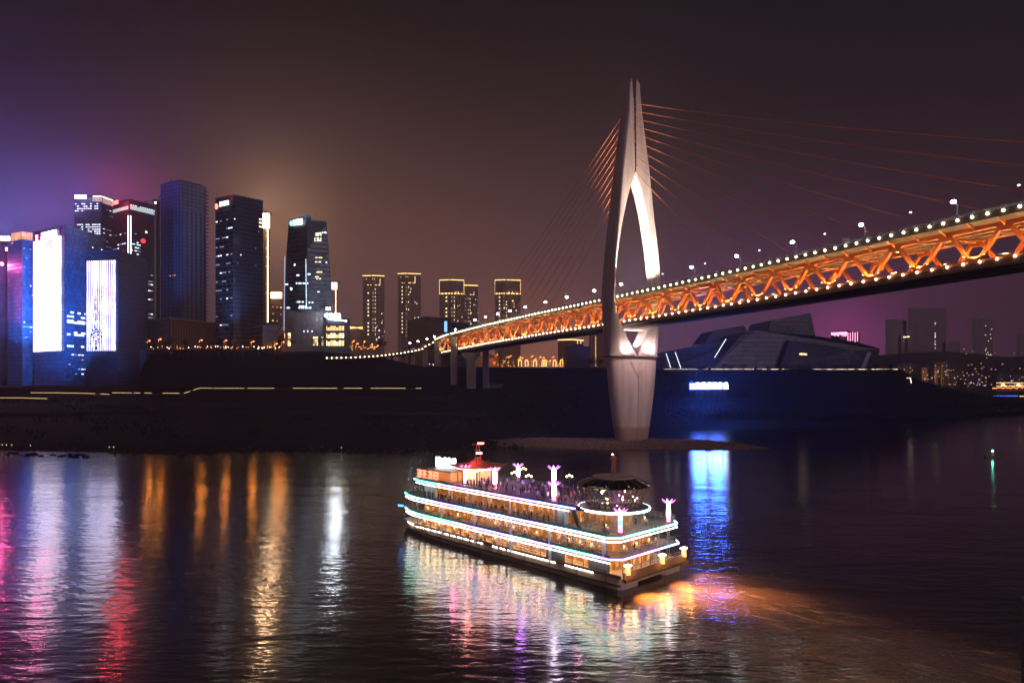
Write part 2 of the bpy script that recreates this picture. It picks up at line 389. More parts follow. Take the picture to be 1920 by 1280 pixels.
# loose stones on the bar: nobody could count them
rk = MB()
for i in range(700):
    X = rnd.uniform(-22, 112); Y = 346 + rnd.uniform(-16, 12) - max(0, X - 70) * 0.22; s_ = rnd.uniform(0.2, 0.75) * rnd.random() ** 0.5
    h = 2.4 * max(0, 1 - ((Y - 347 + max(0, X - 70) * 0.22) / 17) ** 2)
    rk.ball((X, Y, h + s_ * 0.1), s_, 5, 3, sz=0.6)
tag(rk.build('stones', grav), 'brown loose stones scattered over the gravel bank at the tower foot', 'stones', kind='stuff')
rk = MB()
for i in range(60):
    x = rnd.choice((rnd.uniform(0, 80), rnd.uniform(110, 175), rnd.uniform(0, 900))); z = interp(SHORE, x) - rnd.uniform(0, 12) - (10 if x < 175 else 0)
    rk.ball((PX(x, z), z, 0.0), rnd.uniform(0.5, 1.6), 6, 4, sz=0.45)
tag(rk.build('shore_rocks', soil), 'dark low rocks lying in the shallow water along the left shore', 'rocks', kind='stuff')
# land across the water at the far right
fm = MB(); fr = []
for x in range(1500, 3300, 30):
    r_ = []
    for z, h in ((1150, -2), (1170, 3), (1250, 14), (1450, 34), (1750, 70 + 25 * noise.noise(Vector((x * .006, 1, 0)))), (2100, 120 + 60 * noise.noise(Vector((x * .004, 5, 0)))), (2600, 60)):
        r_.append((PX(x, z), z, h + 4 * noise.noise(Vector((x * .05, z * .01, 0)))))
    fr.append(r_)
fm.loft(fr, cap=False, close=False)
tag(fm.build('hills', surf('far hills', (0.02, 0.015, 0.02), 0.95)), kind='structure')
# ------------------------------------------------------------------ bridge
PC = Vector((60.16, 343.56)); AD = Vector((0.459, -0.889)); TD = Vector((0.889, 0.459)); BR = math.atan2(AD.y, AD.x)
def bp_(a, t, h): return Vector((PC.x + a * AD.x + t * TD.x, PC.y + a * AD.y + t * TD.y, h))
HD = [(-300, 64.8), (-250, 66.6), (-214, 68.1), (-146, 70.5), (-80, 72.1), (-15, 73.2), (33, 74.1), (73, 75.0), (120, 76.3), (175, 77.8), (260, 79.6)]
def hd(a): return interp(HD, a)
bridge = empty('bridge', (PC.x, PC.y, 0), label='double-deck cable-stayed bridge with orange lit truss and pale spindle tower', cat='bridge')

# pylon --------------------------------------------------------------
# height, outer half width, opening half width, outer half length, inner half length
PY = [(0, 8.4, .03, 4.6, 4.58), (5, 9.3, .03, 4.9, 4.88), (12, 10.6, .03, 5.2, 5.18), (25, 12.6, .03, 5.6, 5.58), (36, 13.8, .03, 5.8, 5.78), (43.5, 14.3, .03, 5.8, 5.78),
      (45.2, 14.5, .5, 5.7, 5.0), (49, 14.7, 2.7, 5.5, 4.0), (53, 14.9, 5.2, 5.55, 3.8), (57, 15.1, 7.0, 5.6, 3.7), (62, 15.1, 10.2, 5.6, 3.6), (68, 15.0, 12.7, 5.5, 3.6), (76, 14.8, 12.8, 5.45, 3.5),
      (85, 14.2, 12.2, 5.3, 3.45), (94, 13.5, 11.2, 5.1, 3.4), (103, 12.6, 9.6, 5.0, 3.4), (112, 11.5, 7.9, 4.85, 3.4), (120, 10.6, 5.9, 4.7, 3.45), (127, 9.8, 3.8, 4.55, 3.45), (133, 9.1, 1.5, 4.4, 3.4), (136.5, 8.7, .45, 4.35, 3.4),
      (145, 7.5, .42, 4.2, 3.3), (155, 6.1, .42, 4.0, 3.1), (165, 4.6, .42, 3.7, 2.9), (172, 3.9, .5, 3.4, 2.7), (176, 3.5, .9, 3.2, 2.5), (180, 3.1, 1.45, 3.0, 2.3)]
def ptab(h, k):
    for r0, r1 in zip(PY, PY[1:]):
        if h <= r1[0]:
            f = (h - r0[0]) / (r1[0] - r0[0]); return r0[k] + (r1[k] - r0[k]) * f
    return PY[-1][k]
pyl = None
hs = [0, 2, 5, 8, 12, 16, 20, 25, 30, 36, 40, 43.5, 45.2, 47, 49, 51, 53, 55, 57, 59.5, 62, 65, 68, 72, 76, 80, 85, 90, 94, 98, 103, 107, 112, 116, 120, 124, 127, 130, 133, 136.5, 140, 145, 150, 155, 160, 165, 169, 172, 176, 180]
def smoothv(h, k):
    d = 1.5
    if 44 < h < 46 or (k == 2 and 128 < h < 138) or h < 3 or h > 175: return ptab(h, k)
    return (ptab(max(0, h - d), k) + 2 * ptab(h, k) + ptab(min(180, h + d), k)) / 4
mbp = MB()
for sg in (-1, 1):
    rings = []
    for h in hs:
        W, T, LO, LI = (smoothv(h, k) for k in (1, 2, 3, 4))
        T = min(T, W - 1.2)
        c = min(0.22 * (W - T), 1.0)
        top = 1.9 if h == 180 else 0
        rf_ = max(0.0, min(1.0, (72 - h) / 30.0)); cW = c * (1 - rf_) + .52 * W * rf_; cW = min(cW, W - T - .15); cA = (min(1.6, LO * .5)) * (1 - rf_) + LO * .98 * rf_
        arc = [(W - cW + cW * math.sin(k * math.pi / 12), (LO - cA) + cA * math.cos(k * math.pi / 12)) for k in range(7)]
        pts = [(T, LI)] + arc + [(t, -a) for t, a in reversed(arc)] + [(T, -LI)]
        ring = [bp_(a, sg * t, h + ((3.4 - 3.2 * (t - T) / (W - T)) if top else 0)) for t, a in pts]
        rings.append(ring)
    mbp.loft(rings)
pylon = mbp.build('pylon', concrete, bridge)
for p_ in pylon.data.polygons: p_.use_smooth = True
pylon.data.set_sharp_from_angle(angle=R(34))
# ledge, rails and panels on the tower
m = MB()
for sg in (-1, 1):
    m.loft([[bp_(a, sg * t, h) for t, a in ((0.1, 7.7), (9.8, 7.7), (12.6, 5.95), (14.7, 3.6), (14.7, -3.6), (13.0, -5.95), (0.1, -6.2))] for h in (44.0, 44.5)])
m.build('ledge', surf('ledge concrete', (0.18, 0.13, 0.12), 0.8), pylon)
m = MB()
for sg in (-1, 1):
    for i in range(12):
        a = bp_(min(7.5, 7.5 - max(0, i * 1.15 - 9.2) * .62), sg * (0.6 + i * 1.1), 44.5); m.bar(a, a + Vector((0, 0, 1.2)), 0.08)
    m.bar(bp_(7.5, sg * .4, 45.7), bp_(7.5, sg * 9.8, 45.7), 0.08); m.bar(bp_(7.5, sg * 9.8, 45.7), bp_(5.8, sg * 12.6, 45.7), 0.08)
m.build('ledge_railing', rail_m, pylon)
m = MB()                                              # V shaped relief below the ledge
for sg in (-1, 1):
    m.bar(bp_(5.80, 0.15 * sg, 33.6), bp_(5.80, 7.0 * sg, 43.9), 0.30, 0.30, up=(0.459, -0.889, 0))
m.loft([[bp_(5.1, -6.2, 43.6), bp_(5.1, 6.2, 43.6), bp_(5.0, 0, 34.5)], [bp_(5.98, -6.2, 43.6), bp_(5.98, 6.2, 43.6), bp_(5.90, 0, 34.5)]])
m.build('shield_panel', concrete, pylon)
m = MB(); [m.bar(bp_(ptab(q_, 3), 0, q_), bp_(ptab(q_ + 3, 3), 0, q_ + 3), 0.10, 0.12, up=(0.459, -0.889, 0)) for q_ in range(0, 33, 3)]; m.build('seam', surf('seam dark', (0.20, 0.15, 0.14), 0.9), pylon)
for sg in (-1, 1):                                    # deck supports inside the opening
    m = MB(); m.lathe(bp_(1.5, sg * 9.6, 54.2), [(0.3, -2.6), (1.6, -2.0), (2.4, -0.6), (2.6, 1.0), (2.4, 2.6), (2.3, 4.2)], 20, cap=True); m.build('deck_support', concrete, pylon, smooth=True)
m = MB(); m.box(bp_(0, 0, 58.2), (8.5, 24, 1.2), rz=BR); m.build('cross_beam', concrete, pylon)
# cable anchors in the slot
dark = surf('anchor steel', (0.10, 0.05, 0.04), 0.5, 0.3)
AH = [137.3 + i * 3.72 for i in range(10)]
for h in AH:
    m = MB(); m.box(bp_(0, 0, h), (6.4, 0.8, 2.3), rz=BR); m.build('cable_anchor', dark, pylon)

# decks --------------------------------------------------------------
def strip(a0, a1, prof, step=8.0, hf=hd):
    """extrude a cross-section (t, dh) polygon along the bridge"""
    m_ = MB(); k = max(1, int(round((a1 - a0) / step))); rings = []
    for i in range(k + 1):
        a = a0 + (a1 - a0) * i / k; rings.append([bp_(a, t, hf(a) + dh) for t, dh in prof])
    m_.loft(rings); return m_
A0, A1 = -250.0, 235.0
strip(-214, A1, [(-11.6, 0), (11.6, 0), (11.6, -1.3), (8.2, -2.0), (-8.2, -2.0), (-11.6, -1.3)]).build('upper_deck', deck_m, bridge)
asph = surf('asphalt', (0.05, 0.048, 0.047), 0.85)
strip(-214, A1, [(-10.6, 0.12), (10.6, 0.12), (10.6, 0.004), (-10.6, 0.004)]).build('roadway', asph, bridge)
strip(A0, A1, [(-8.6, -12.6), (8.6, -12.6), (8.6, -13.9), (6.0, -14.6), (-6.0, -14.6), (-8.6, -13.9)]).build('lower_deck', deck_m, bridge)
steel_dk = surf('brown steel', (0.20, 0.085, 0.045), 0.5, var=0.2)
for sg in (-1, 1):
    strip(A0, A1, [(sg * 7.5 - .6, -2.02), (sg * 7.5 + .6, -2.02), (sg * 7.5 + .6, -3.2), (sg * 7.5 - .6, -3.2)]).build('upper_chord', steel, bridge)
    strip(A0, A1, [(sg * 7.9 - .55, -11.5), (sg * 7.9 + .55, -11.5), (sg * 7.9 + .55, -12.58), (sg * 7.9 - .55, -12.58)]).build('lower_chord', steel, bridge)
    strip(A0, A1, [(sg * 8.85 - .2, -12.3), (sg * 8.85 + .2, -12.3), (sg * 8.65 + .2, -14.2), (sg * 8.65 - .2, -14.2)]).build('edge_girder', steel_dk, bridge)
    strip(-214, A1, [(sg * 11.9 - .22, 0.25), (sg * 11.9 + .22, 0.25), (sg * 11.9 + .22, -1.5), (sg * 11.9 - .22, -1.5)]).build('fascia', surf('fascia paint', (0.13, 0.09, 0.07), 0.6), bridge)
    m = strip(-214, A1, [(sg * 11.9 - .04, 1.45), (sg * 11.9 + .04, 1.45), (sg * 11.9 + .04, 1.36), (sg * 11.9 - .04, 1.36)], 8)
    a = -214
    while a < A1:
        m.bar(bp_(a, sg * 11.9, hd(a) + .2), bp_(a, sg * 11.9, hd(a) + 1.4), 0.09); a += 1.8 if sg < 0 else 4
    m.build('railing', rail_m, bridge)
gl = NT('glass screen'); gl.set(Base_Color=(0.5, 0.55, 0.55), Roughness=0.3, Alpha=0.28); gl = gl.m
strip(-214, A1, [(-11.96, 1.3), (-11.94, 1.3), (-11.94, 0.3), (-11.96, 0.3)]).build('glass_barrier', gl, bridge)
m = MB()
a = A0 + 6
while a < A1:
    for sg in (-1, 1): m.bar(bp_(a, sg * 8.3, hd(a) - 12.4), bp_(a, sg * 8.3, hd(a) - 11.0), 0.07)
    a += 2.6
for sg in (-1, 1):
    k = strip(A0, A1, [(sg * 8.3 - .04, -11.0), (sg * 8.3 + .04, -11.0), (sg * 8.3 + .04, -11.1), (sg * 8.3 - .04, -11.1)]); m.add(k.v, k.f)
m.build('lower_railing', rail_m, bridge)
# rail tracks, pipes and small members under the deck
m = MB()
for t, dh, w in ((-4.6, -3.0, .28), (-2, -3.3, .2), (2.2, -3.1, .28), (5, -3.0, .2), (-5.9, -4.2, .22)):
    k = strip(A0, A1, [(t - w, dh), (t + w, dh), (t + w, dh - 2 * w), (t - w, dh - 2 * w)], 15.6); m.add(k.v, k.f)
for t in (-3.4, -2.0, 2.0, 3.4):
    k = strip(A0, A1, [(t - .08, -12.2), (t + .08, -12.2), (t + .08, -12.55), (t - .08, -12.55)], 15.6); m.add(k.v, k.f)
m.build('service_pipes', steel_dk, bridge)
m = MB(); k = strip(A0, A1, [(-6.6, -14.62), (-6.2, -14.62), (-6.2, -14.95), (-6.6, -14.95)], 15.6); m.add(k.v, k.f)
k = strip(A0, A1, [(-3.0, -14.62), (3.0, -14.62), (3.0, -15.1), (-3.0, -15.1)], 15.6); m.add(k.v, k.f)
m.build('under_duct', deck_m, bridge)

NL = 15.6
zn = 219.5; a_node = (PC.y - 3.4 - zn) / 0.889           # one measured lower node, near truss
nodes = []
k = math.ceil((A0 + 4 - a_node) / NL)
while a_node + k * NL < A1: nodes.append(a_node + k * NL); k += 1
warm_pt = bpy.data.lights.new('truss_lamp_or_fill', 'SPOT'); warm_pt.spot_size = R(150); warm_pt.spot_blend = .35; warm_pt.energy = 8200; warm_pt.color = (1.0, 0.64, 0.28); warm_pt.shadow_soft_size = 0.25
mid_fill = warm_pt.copy(); mid_fill.energy = 3400  # added mid-panel fill that evens out the truss glow
fl_lens = glow('floodlight lens', (1.0, 0.72, 0.36), 20.0)
fl0 = None
for a in nodes:
    for sg in (-1, 1):
        for d in (-1, 1):
            b_ = a + d * NL / 2
            if b_ < A0 or b_ > A1: continue
            m = MB(); m.bar(bp_(a + d * 0.6, sg * 7.5, hd(a) - 12.2), bp_(b_ - d * 0.9, sg * 7.5, hd(b_) - 2.9), 0.95, 1.3, up=(TD.x, TD.y, 0))
            m.build('diagonal', steel, bridge)
    # cross girders at the top node and brackets out to the deck edge
    b_ = a + NL / 2
    if b_ < A1:
        m = MB(); m.bar(bp_(b_, -7.2, hd(b_) - 2.9), bp_(b_, 7.2, hd(b_) - 2.9), 0.5, 1.5)
        for sg in (-1, 1):
            m.loft([[bp_(b_ + e, sg * 8.1, hd(b_) - 2.05), bp_(b_ + e, sg * 11.5, hd(b_) - 1.5), bp_(b_ + e, sg * 8.1, hd(b_) - 3.2)] for e in (-.15, .15)])
        m.build('cross_girder', steel, bridge)
        for sg in (-1, 1):
            m = MB(); m.loft([[bp_(b_ + e, sg * 7.5 + q * .62, hd(b_) + z_) for e, z_ in ((-2.3, -3.1), (2.3, -3.1), (1.2, -4.6), (-1.2, -4.6))] for q in (-1, 1)]); m.build('gusset', steel, bridge)
    m = MB()
    b2 = a
    m.bar(bp_(b2, -7.2, hd(b2) - 2.7), bp_(b2, 7.2, hd(b2) - 2.7), 0.4, 1.1)
    for sg in (-1, 1):
        m.loft([[bp_(b2 + e, sg * 8.1, hd(b2) - 2.05), bp_(b2 + e, sg * 11.5, hd(b2) - 1.5), bp_(b2 + e, sg * 8.1, hd(b2) - 3.0)] for e in (-.12, .12)])
    m.build('wind_brace', steel, bridge)
    for sg in (-1, 1):
        m = MB(); m.loft([[bp_(a + e, sg * 7.5 + q * .62, hd(a) + z_) for e, z_ in ((-1.9, -11.6), (1.9, -11.6), (1.1, -10.4), (-1.1, -10.4))] for q in (-1, 1)]); m.build('node_plate', steel, bridge)
    if a > -250:
        for sg in (-1, 1):
            for d in (-1, 1):
                loc = bp_(a + d * 2.6, sg * 8.35, hd(a) - 10.3)
                if fl0 is None:
                    m = MB(); m.box((0, 0, 0), (0.5, 0.4, 0.3)); m.box((0, 0, .17), (0.44, 0.34, .06), mi=1)
                    fl0 = m.build('floodlight', [pole_m, fl_lens], bridge, local=True); fl0.location = loc - Vector(bridge.location)
                else:
                    inst(fl0, bridge, loc, name='floodlight')
            lo = bpy.data.objects.new('truss_lamp_or_fill', warm_pt); col.objects.link(lo); lo.parent = bridge; lo.location = bp_(a, sg * (8.8 if sg < 0 else 6.3), hd(a) - 10.9) - Vector(bridge.location); lo.rotation_euler = (R(180), 0, 0)
    for sg in (-1, 1):
        if a + NL / 2 > A1: continue
        lo = bpy.data.objects.new('truss_lamp_or_fill', mid_fill); col.objects.link(lo); lo.parent = bridge; lo.location = bp_(a + NL / 2, sg * (8.9 if sg < 0 else 6.0), hd(a) - 11.2) - Vector(bridge.location); lo.rotation_euler = (R(180), 0, 0)
# cables --------------------------------------------------------------
cab = surf('cable sheath', (0.90, 0.24, 0.09), 0.5, var=0.1)
cab_l = glow('cable marker', (1.0, 0.32, 0.12), 0.35)
for i, h in enumerate(AH):
    am = 70 + 17.2 * i
    for s_, aa in ((1, am), (-1, -(75 + 13.4 * i))):
        m = MB(); q0 = bp_(s_ * 2.5, 0, h); q1 = bp_(aa, 0, hd(aa) + 0.3)
        pts = []
        for j in range(13):
            f = j / 12; p = q0.lerp(q1, f); p.z -= 4 * f * (1 - f) * abs(aa) * 0.010; pts.append(p)
        m.tube(pts, 0.15, 6); m.build('stay_cable', cab, bridge)
# edge lights ----------------------------------------------------------
mk = MB(); mk.ball((0, 0, 0), 0.37, 8, 6); lamp0 = mk.build('edge_lamp', lamp_w, bridge, local=True); 
def edge_series(a_lo, a_hi, step, t, dh, name, nmax=100):
    la = []; a = a_hi
    while a > a_lo: la.append(a); a -= step
    return la
ups = edge_series(-212, A1, 3.9, 0, 0, '')
first = True
for i, a in enumerate(ups[:98]):
    loc = bp_(a, -12.3, hd(a) - 0.15)
    if first: lamp0.location = loc - Vector(bridge.location); first = False
    else: inst(lamp0, bridge, loc, name='edge_lamp')
m = MB()
for a in ups[98:]: m.ball(bp_(a, -12.3, hd(a) - 0.15), 0.33, 8, 6)
for a in ups: m.ball(bp_(a, 12.3, hd(a) - 0.15), 0.33, 6, 4)
tag(m.build('far_edge_lamps', lamp_w, bridge), kind='stuff')
first = True
lows = edge_series(-245, A1, 4.4, 0, 0, '')
for i, a in enumerate(lows[:98]):
    loc = bp_(a, -9.25, hd(a) - 12.25)
    if first:
        mk = MB(); mk.ball((0, 0, 0), 0.34, 8, 6); l2 = mk.build('walkway_lamp', lamp_w, bridge, local=True); l2.location = loc - Vector(bridge.location); first = False
    else: inst(l2, bridge, loc, name='walkway_lamp')
m = MB()
for a in lows[98:]: m.ball(bp_(a, -9.25, hd(a) - 12.25), 0.3, 8, 6)
tag(m.build('far_walkway_lamps', lamp_w, bridge), kind='stuff')
# approach ramp ---------------------------------------------------------
RP = [(-214 * AD.x + 62 - 0 * TD.x, 340 + 214 * .889, 0)]
ramp_pts = [bp_(-214, 0, hd(-214))]
for x, y, z in ((812, 638, 558), (768, 651, 560), (730, 659.5, 548), (690, 665.5, 535), (650, 669.5, 524), (605, 671.5, 516), (585, 672, 514)):
    p = P(x, y, z); ramp_pts.append(p + Vector((10, 3, 0)))
def catmull(pts, k=8):
    out = []; n_ = len(pts)
    for i in range(n_ - 1):
        p0, p1, p2, p3 = pts[max(i - 1, 0)], pts[i], pts[i + 1], pts[min(i + 2, n_ - 1)]
        for j in range(k):
            t = j / k
            out.append(0.5 * ((2 * p1) + (p2 - p0) * t + (2 * p0 - 5 * p1 + 4 * p2 - p3) * t * t + (3 * p1 - p0 - 3 * p2 + p3) * t ** 3))
    out.append(pts[-1]); return out
rp = catmull(ramp_pts, 10)
rings = []; edge = []
for i, p in enumerate(rp):
    d = (rp[min(i + 1, len(rp) - 1)] - rp[max(i - 1, 0)]); d.z = 0; d.normalize(); s_ = Vector((-d.y, d.x, 0))
    if i == 0: s_ = Vector((-TD.x, -TD.y, 0))
    if s_.x > 0: s_ = -s_
    if i and s_.dot(prev_s) < 0: s_ = -s_
    prev_s = s_
    rings.append([p + s_ * t + Vector((0, 0, dz)) for t, dz in ((11.8, 0), (-11.8, 0), (-11.8, -1.2), (-7, -2.4), (7, -2.4), (11.8, -1.2))])
    edge.append(p + s_ * 12.1)
m = MB(); m.loft(rings); m.build('approach_ramp', deck_m, bridge)
m = MB()
for q, w in ((edge, .3), ):
    for e0, e1 in zip(q, q[1:]): m.bar(e0 + Vector((0, 0, 1.2)), e1 + Vector((0, 0, 1.2)), .1, .1); m.bar(e0, e1, .3, 1.6); m.bar(e0, e0 + Vector((0, 0, 1.2)), .1)
m.build('ramp_railing', surf('fascia paint', (0.13, 0.09, 0.07), 0.6), bridge)
dist = 0; m = MB(); nxt = 2.0
mk = MB(); mk.ball((0, 0, 0), 0.36, 8, 6); rl = None
cnt = 0
for e0, e1 in zip(edge, edge[1:]):
    L = (e1 - e0).length
    while nxt < dist + L:
        p = e0.lerp(e1, (nxt - dist) / L) + Vector((0, -0.6, 0.1))
        if rl is None: rl = mk.build('ramp_lamp', lamp_w, bridge, local=True); rl.location = p - Vector(bridge.location)
        else: inst(rl, bridge, p, name='ramp_lamp')
        cnt += 1; nxt += 3.5
    dist += L
# piers -------------------------------------------------------------------
def pier(xc, w_px, z, ytop, ybot, head=None, taper=0.0):
    m_ = MB(); X = PX(xc, z); w = w_px * z / F; h0 = PH(ybot, z) - 6; h1 = PH(ytop, z)
    m_.loft([[(X + i * w / 2 * (1 + (taper if k == 0 else 0)), z + j * w * 0.6, h) for i, j in ((-.75, -1), (.75, -1), (1, -.7), (1, .7), (.75, 1), (-.75, 1), (-1, .7), (-1, -.7))] for k, h in enumerate((h0, h1))])
    if head: m_.loft([[(X + i * ww / 2, z + j * w * 0.65, h) for i, j in ((-1, -1), (1, -1), (1, 1), (-1, 1))] for ww, h in ((w, h1 - 5), (head * z / F, h1 - 2.0), (head * z / F, h1))])
    return m_.build('pier', dark_conc, bridge)
pier(883.5, 18, 500, 661, 760, head=34, taper=-.15)
pier(911, 12, 512, 655, 755)
pier(851, 12.5, 522, 632, 747)
pier(820.5, 11, 553, 640, 728)
pier(797, 9, 562, 646, 724)
pier(774, 7, 562, 652, 715)
pier(755, 6, 556, 657, 712)
pier(735, 5, 550, 661, 708)

# tower floodlights (on deck and ledge), added fill spots underneath --------------------------------------
def spot(name, loc, tgt, e, ang, colr, parent, blend=0.6, size=0.5):
    d = bpy.data.lights.new(name, 'SPOT'); d.energy = e; d.spot_size = R(ang); d.spot_blend = blend; d.color = colr; d.shadow_soft_size = size
    o = bpy.data.objects.new(name, d); col.objects.link(o)
    o.location = Vector(loc) - woff(parent); o.rotation_euler = (Vector(tgt) - Vector(loc)).to_track_quat('-Z', 'Y').to_euler()
    if parent is not None: o.parent = parent
    m_ = MB(); m_.box(Vector(loc) - Vector((0, 0, .5)), (0.9, 0.9, 0.5)); m_.build('flood_housing', pole_m, parent)  # box drawn for floodlights and added fill spots alike
    return o
WW = (1.0, 0.88, 0.70)
dk = hd(0) + 1.2
for sg in (-1, 1):
    for a_ in (-2, 2): spot('tower_flood_or_fill', bp_(a_, -sg * 9.0, dk), bp_(a_ * .8, sg * 9.5, 104), 170000, 70, WW, pylon)
    spot('tower_flood_or_fill', bp_(13, sg * 10.6, dk), bp_(3.6, sg * 5.5, 128), 110000, 60, WW, pylon)
    spot('tower_flood_or_fill', bp_(20, sg * 3, dk), bp_(3, sg * 2.5, 165), 230000, 34, WW, pylon)
    spot('tower_flood_or_fill', bp_(sg * 1.2, 0, 49.6), bp_(0, -sg * 7.0, 57), 14000, 120, (1, .86, .76), pylon)
    spot('tower_flood_or_fill', bp_(7.4, sg * 4.5, 45.3), bp_(5.2, sg * 9.5, 58), 9000, 120, (1, .86, .78), pylon)
    spot('tower_flood_or_fill', bp_(7.4, sg * 9.5, 45.3), bp_(5.2, sg * 5.5, 52), 7000, 120, (1, .86, .78), pylon)
spot('tower_flood_or_fill', bp_(30, 9, hd(30) - 15.6), bp_(4, 7, 30), 50000, 85, (1, .72, .68), pylon)  # added fill from below the deck, brightens the lower tower body
spot('tower_flood_or_fill', bp_(30, -9, hd(30) - 15.6), bp_(4, -7, 25), 50000, 85, (1, .72, .68), pylon)

# bridge street lamps (things standing on the deck) ---------------------------
def street_lamp(loc, hgt, toward, head_mat, r=0.45, lit=True):
    o = empty('street_lamp', loc); t = Vector(toward).normalized(); L = Vector(loc)
    m_ = MB(); m_.tube([L, L + Vector((0, 0, hgt * .5)), L + Vector((0, 0, hgt * .93)), L + Vector((0, 0, hgt)) + t * .5], [.16, .12, .09, .08], 7); m_.box(L + Vector((0, 0, .25)), (.5, .5, .5)); m_.build('pole', pole_m, o)
    m_ = MB(); m_.tube([L + Vector((0, 0, hgt)) + t * .5, L + Vector((0, 0, hgt + .25)) + t * 1.6], .07, 6); m_.build('arm', pole_m, o)
    m_ = MB(); m_.ball(L + Vector((0, 0, hgt + .2)) + t * 1.9, r, 8, 6, sz=.7); m_.build('lamp_head', head_mat, o)
    return o
dim_head = glow('dim lamp head', (1, .95, .85), 3.0)
grp = 'street lamps along the bridge deck'
nm = 0
for i, (x, big) in enumerate(((1917, 0), (1795, 1), (1714, 0), (1622, 1), (1553, 0), (1493, 1), (1430, 0), (1388, 1), (1328, 0), (1303, 1), (1248, 0), (1170, 1), (1120, 1), (1068, 1), (1028, 1), (990, 1), (961, 1), (938, 1), (915, 1), (895, 1), (858, 1), (820, 1), (803, 1), (788, 1), (773, 1))):
    # near lane side; solve the deck position whose image falls at x
    t_ = -9.8 if big else 9.8
    if x > 865:
        tanr = (x - CX) / F
        # X = 62+.459a+.889t ; Y = 340-.889a+.459t ; X = tanr*Y
        a = (tanr * (PC.y + .459 * t_) - PC.x - .889 * t_) / (.459 + .889 * tanr)
        base = bp_(a, t_, hd(a) + .12)
    else:
        base = min(rp, key=lambda p: abs(p.x / p.y * F + CX - x)) + Vector((0, 0, 0.1))
    hg = 5.2 if big else 10.5
    o = street_lamp(base, hg, (-TD.x, -TD.y, 0) if not big else (-TD.x, -TD.y, 0), lamp_c if big else dim_head, .7 if big else .4)
    o.name = 'street_lamp'
    pos = ('right of the tower, counted from the right edge' if x > 1200 else 'left of the tower, counted from the tower')
    if x > 1200: idx = i
    else: idx = i - 11
    kind_ = 'short bright' if big else 'tall faint'
    tag(o, f'{kind_} street lamp on the bridge, ' + (f'{ordw(idx + 1)} of its row counted from the right end' if x > 1200 else f'{ordw(idx + 1)} one left of the white tower'), 'street lamp', grp)
# sign boards on the deck
for x, lab in ((1578, 'larger pale road sign board on a post above the bridge deck'), (1346, 'small dark road sign board on a post, nearer the white tower')):
    tanr = (x - CX) / F; t_ = 9.5
    a = (tanr * (PC.y + .459 * t_) - PC.x - .889 * t_) / (.459 + .889 * tanr); b0 = bp_(a, t_, hd(a) + .1)
    o = empty('road_sign', b0, label=lab, cat='road sign')
    m = MB(); m.tube([b0, b0 + Vector((0, 0, 8.2 if x > 1400 else 7.5))], .13, 7); m.build('post', pole_m, o)
    m = MB(); m.box(b0 + Vector((1.6, 0, 7.2 if x > 1400 else 6.6)), (2.9, .15, 1.9), rz=0.1); m.build('board', surf('sign back ' + str(x), (0.25, 0.27, 0.27) if x > 1400 else (.06, .07, .06), .4), o)
# ------------------------------------------------------------------ city buildings
WLIT = {'cool': glow('lit window cool', (0.72, 0.86, 1.0), 2.2), 'warm': glow('lit window warm', (1.0, 0.78, 0.42), 2.2), 'amber': glow('lit window amber', (1.0, 0.58, 0.22), 1.8),
        'dimc': glow('dim window cool', (0.40, 0.60, 0.90), 0.45), 'dimw': glow('dim window warm', (1.0, 0.55, 0.25), 0.6), 'vio': glow('lit window violet', (0.75, 0.72, 1.0), 1.8)}
WM = {}
def win_mesh(w, h):
    k = (round(w, 2), round(h, 2))
    if k not in WM:
        m_ = MB(); m_.box((0, 0, 0), (w, .3, h)); o = m_.build('lit_window', WLIT['cool'], None); me = o.data; bpy.data.objects.remove(o); WM[k] = me
    return WM[k]
WMM = {}
def lit(parent, P0, P1, spots, w, h, out=0.2):
    """spots: (fraction along the face, height, colour). each lit window is its own part"""
    P0 = Vector((P0[0], P0[1], 0)); P1 = Vector((P1[0], P1[1], 0)); d = (P1 - P0).normalized(); nn = Vector((d.y, -d.x, 0)); 
    if nn.y > 0: nn = -nn
    off = Vector(parent.location)
    for f, z, c in spots:
        key = (round(w, 2), round(h, 2), c)
        if key not in WMM:
            me = win_mesh(w, h).copy(); me.materials.clear(); me.materials.append(WLIT[c]); WMM[key] = me
        o = bpy.data.objects.new('lit_window', WMM[key]); col.objects.link(o); o.parent = parent
        p = P0.lerp(P1, f) + nn * out; o.location = Vector((p.x, p.y, z)) - off; o.rotation_euler = (0, 0, math.atan2(d.y, d.x))
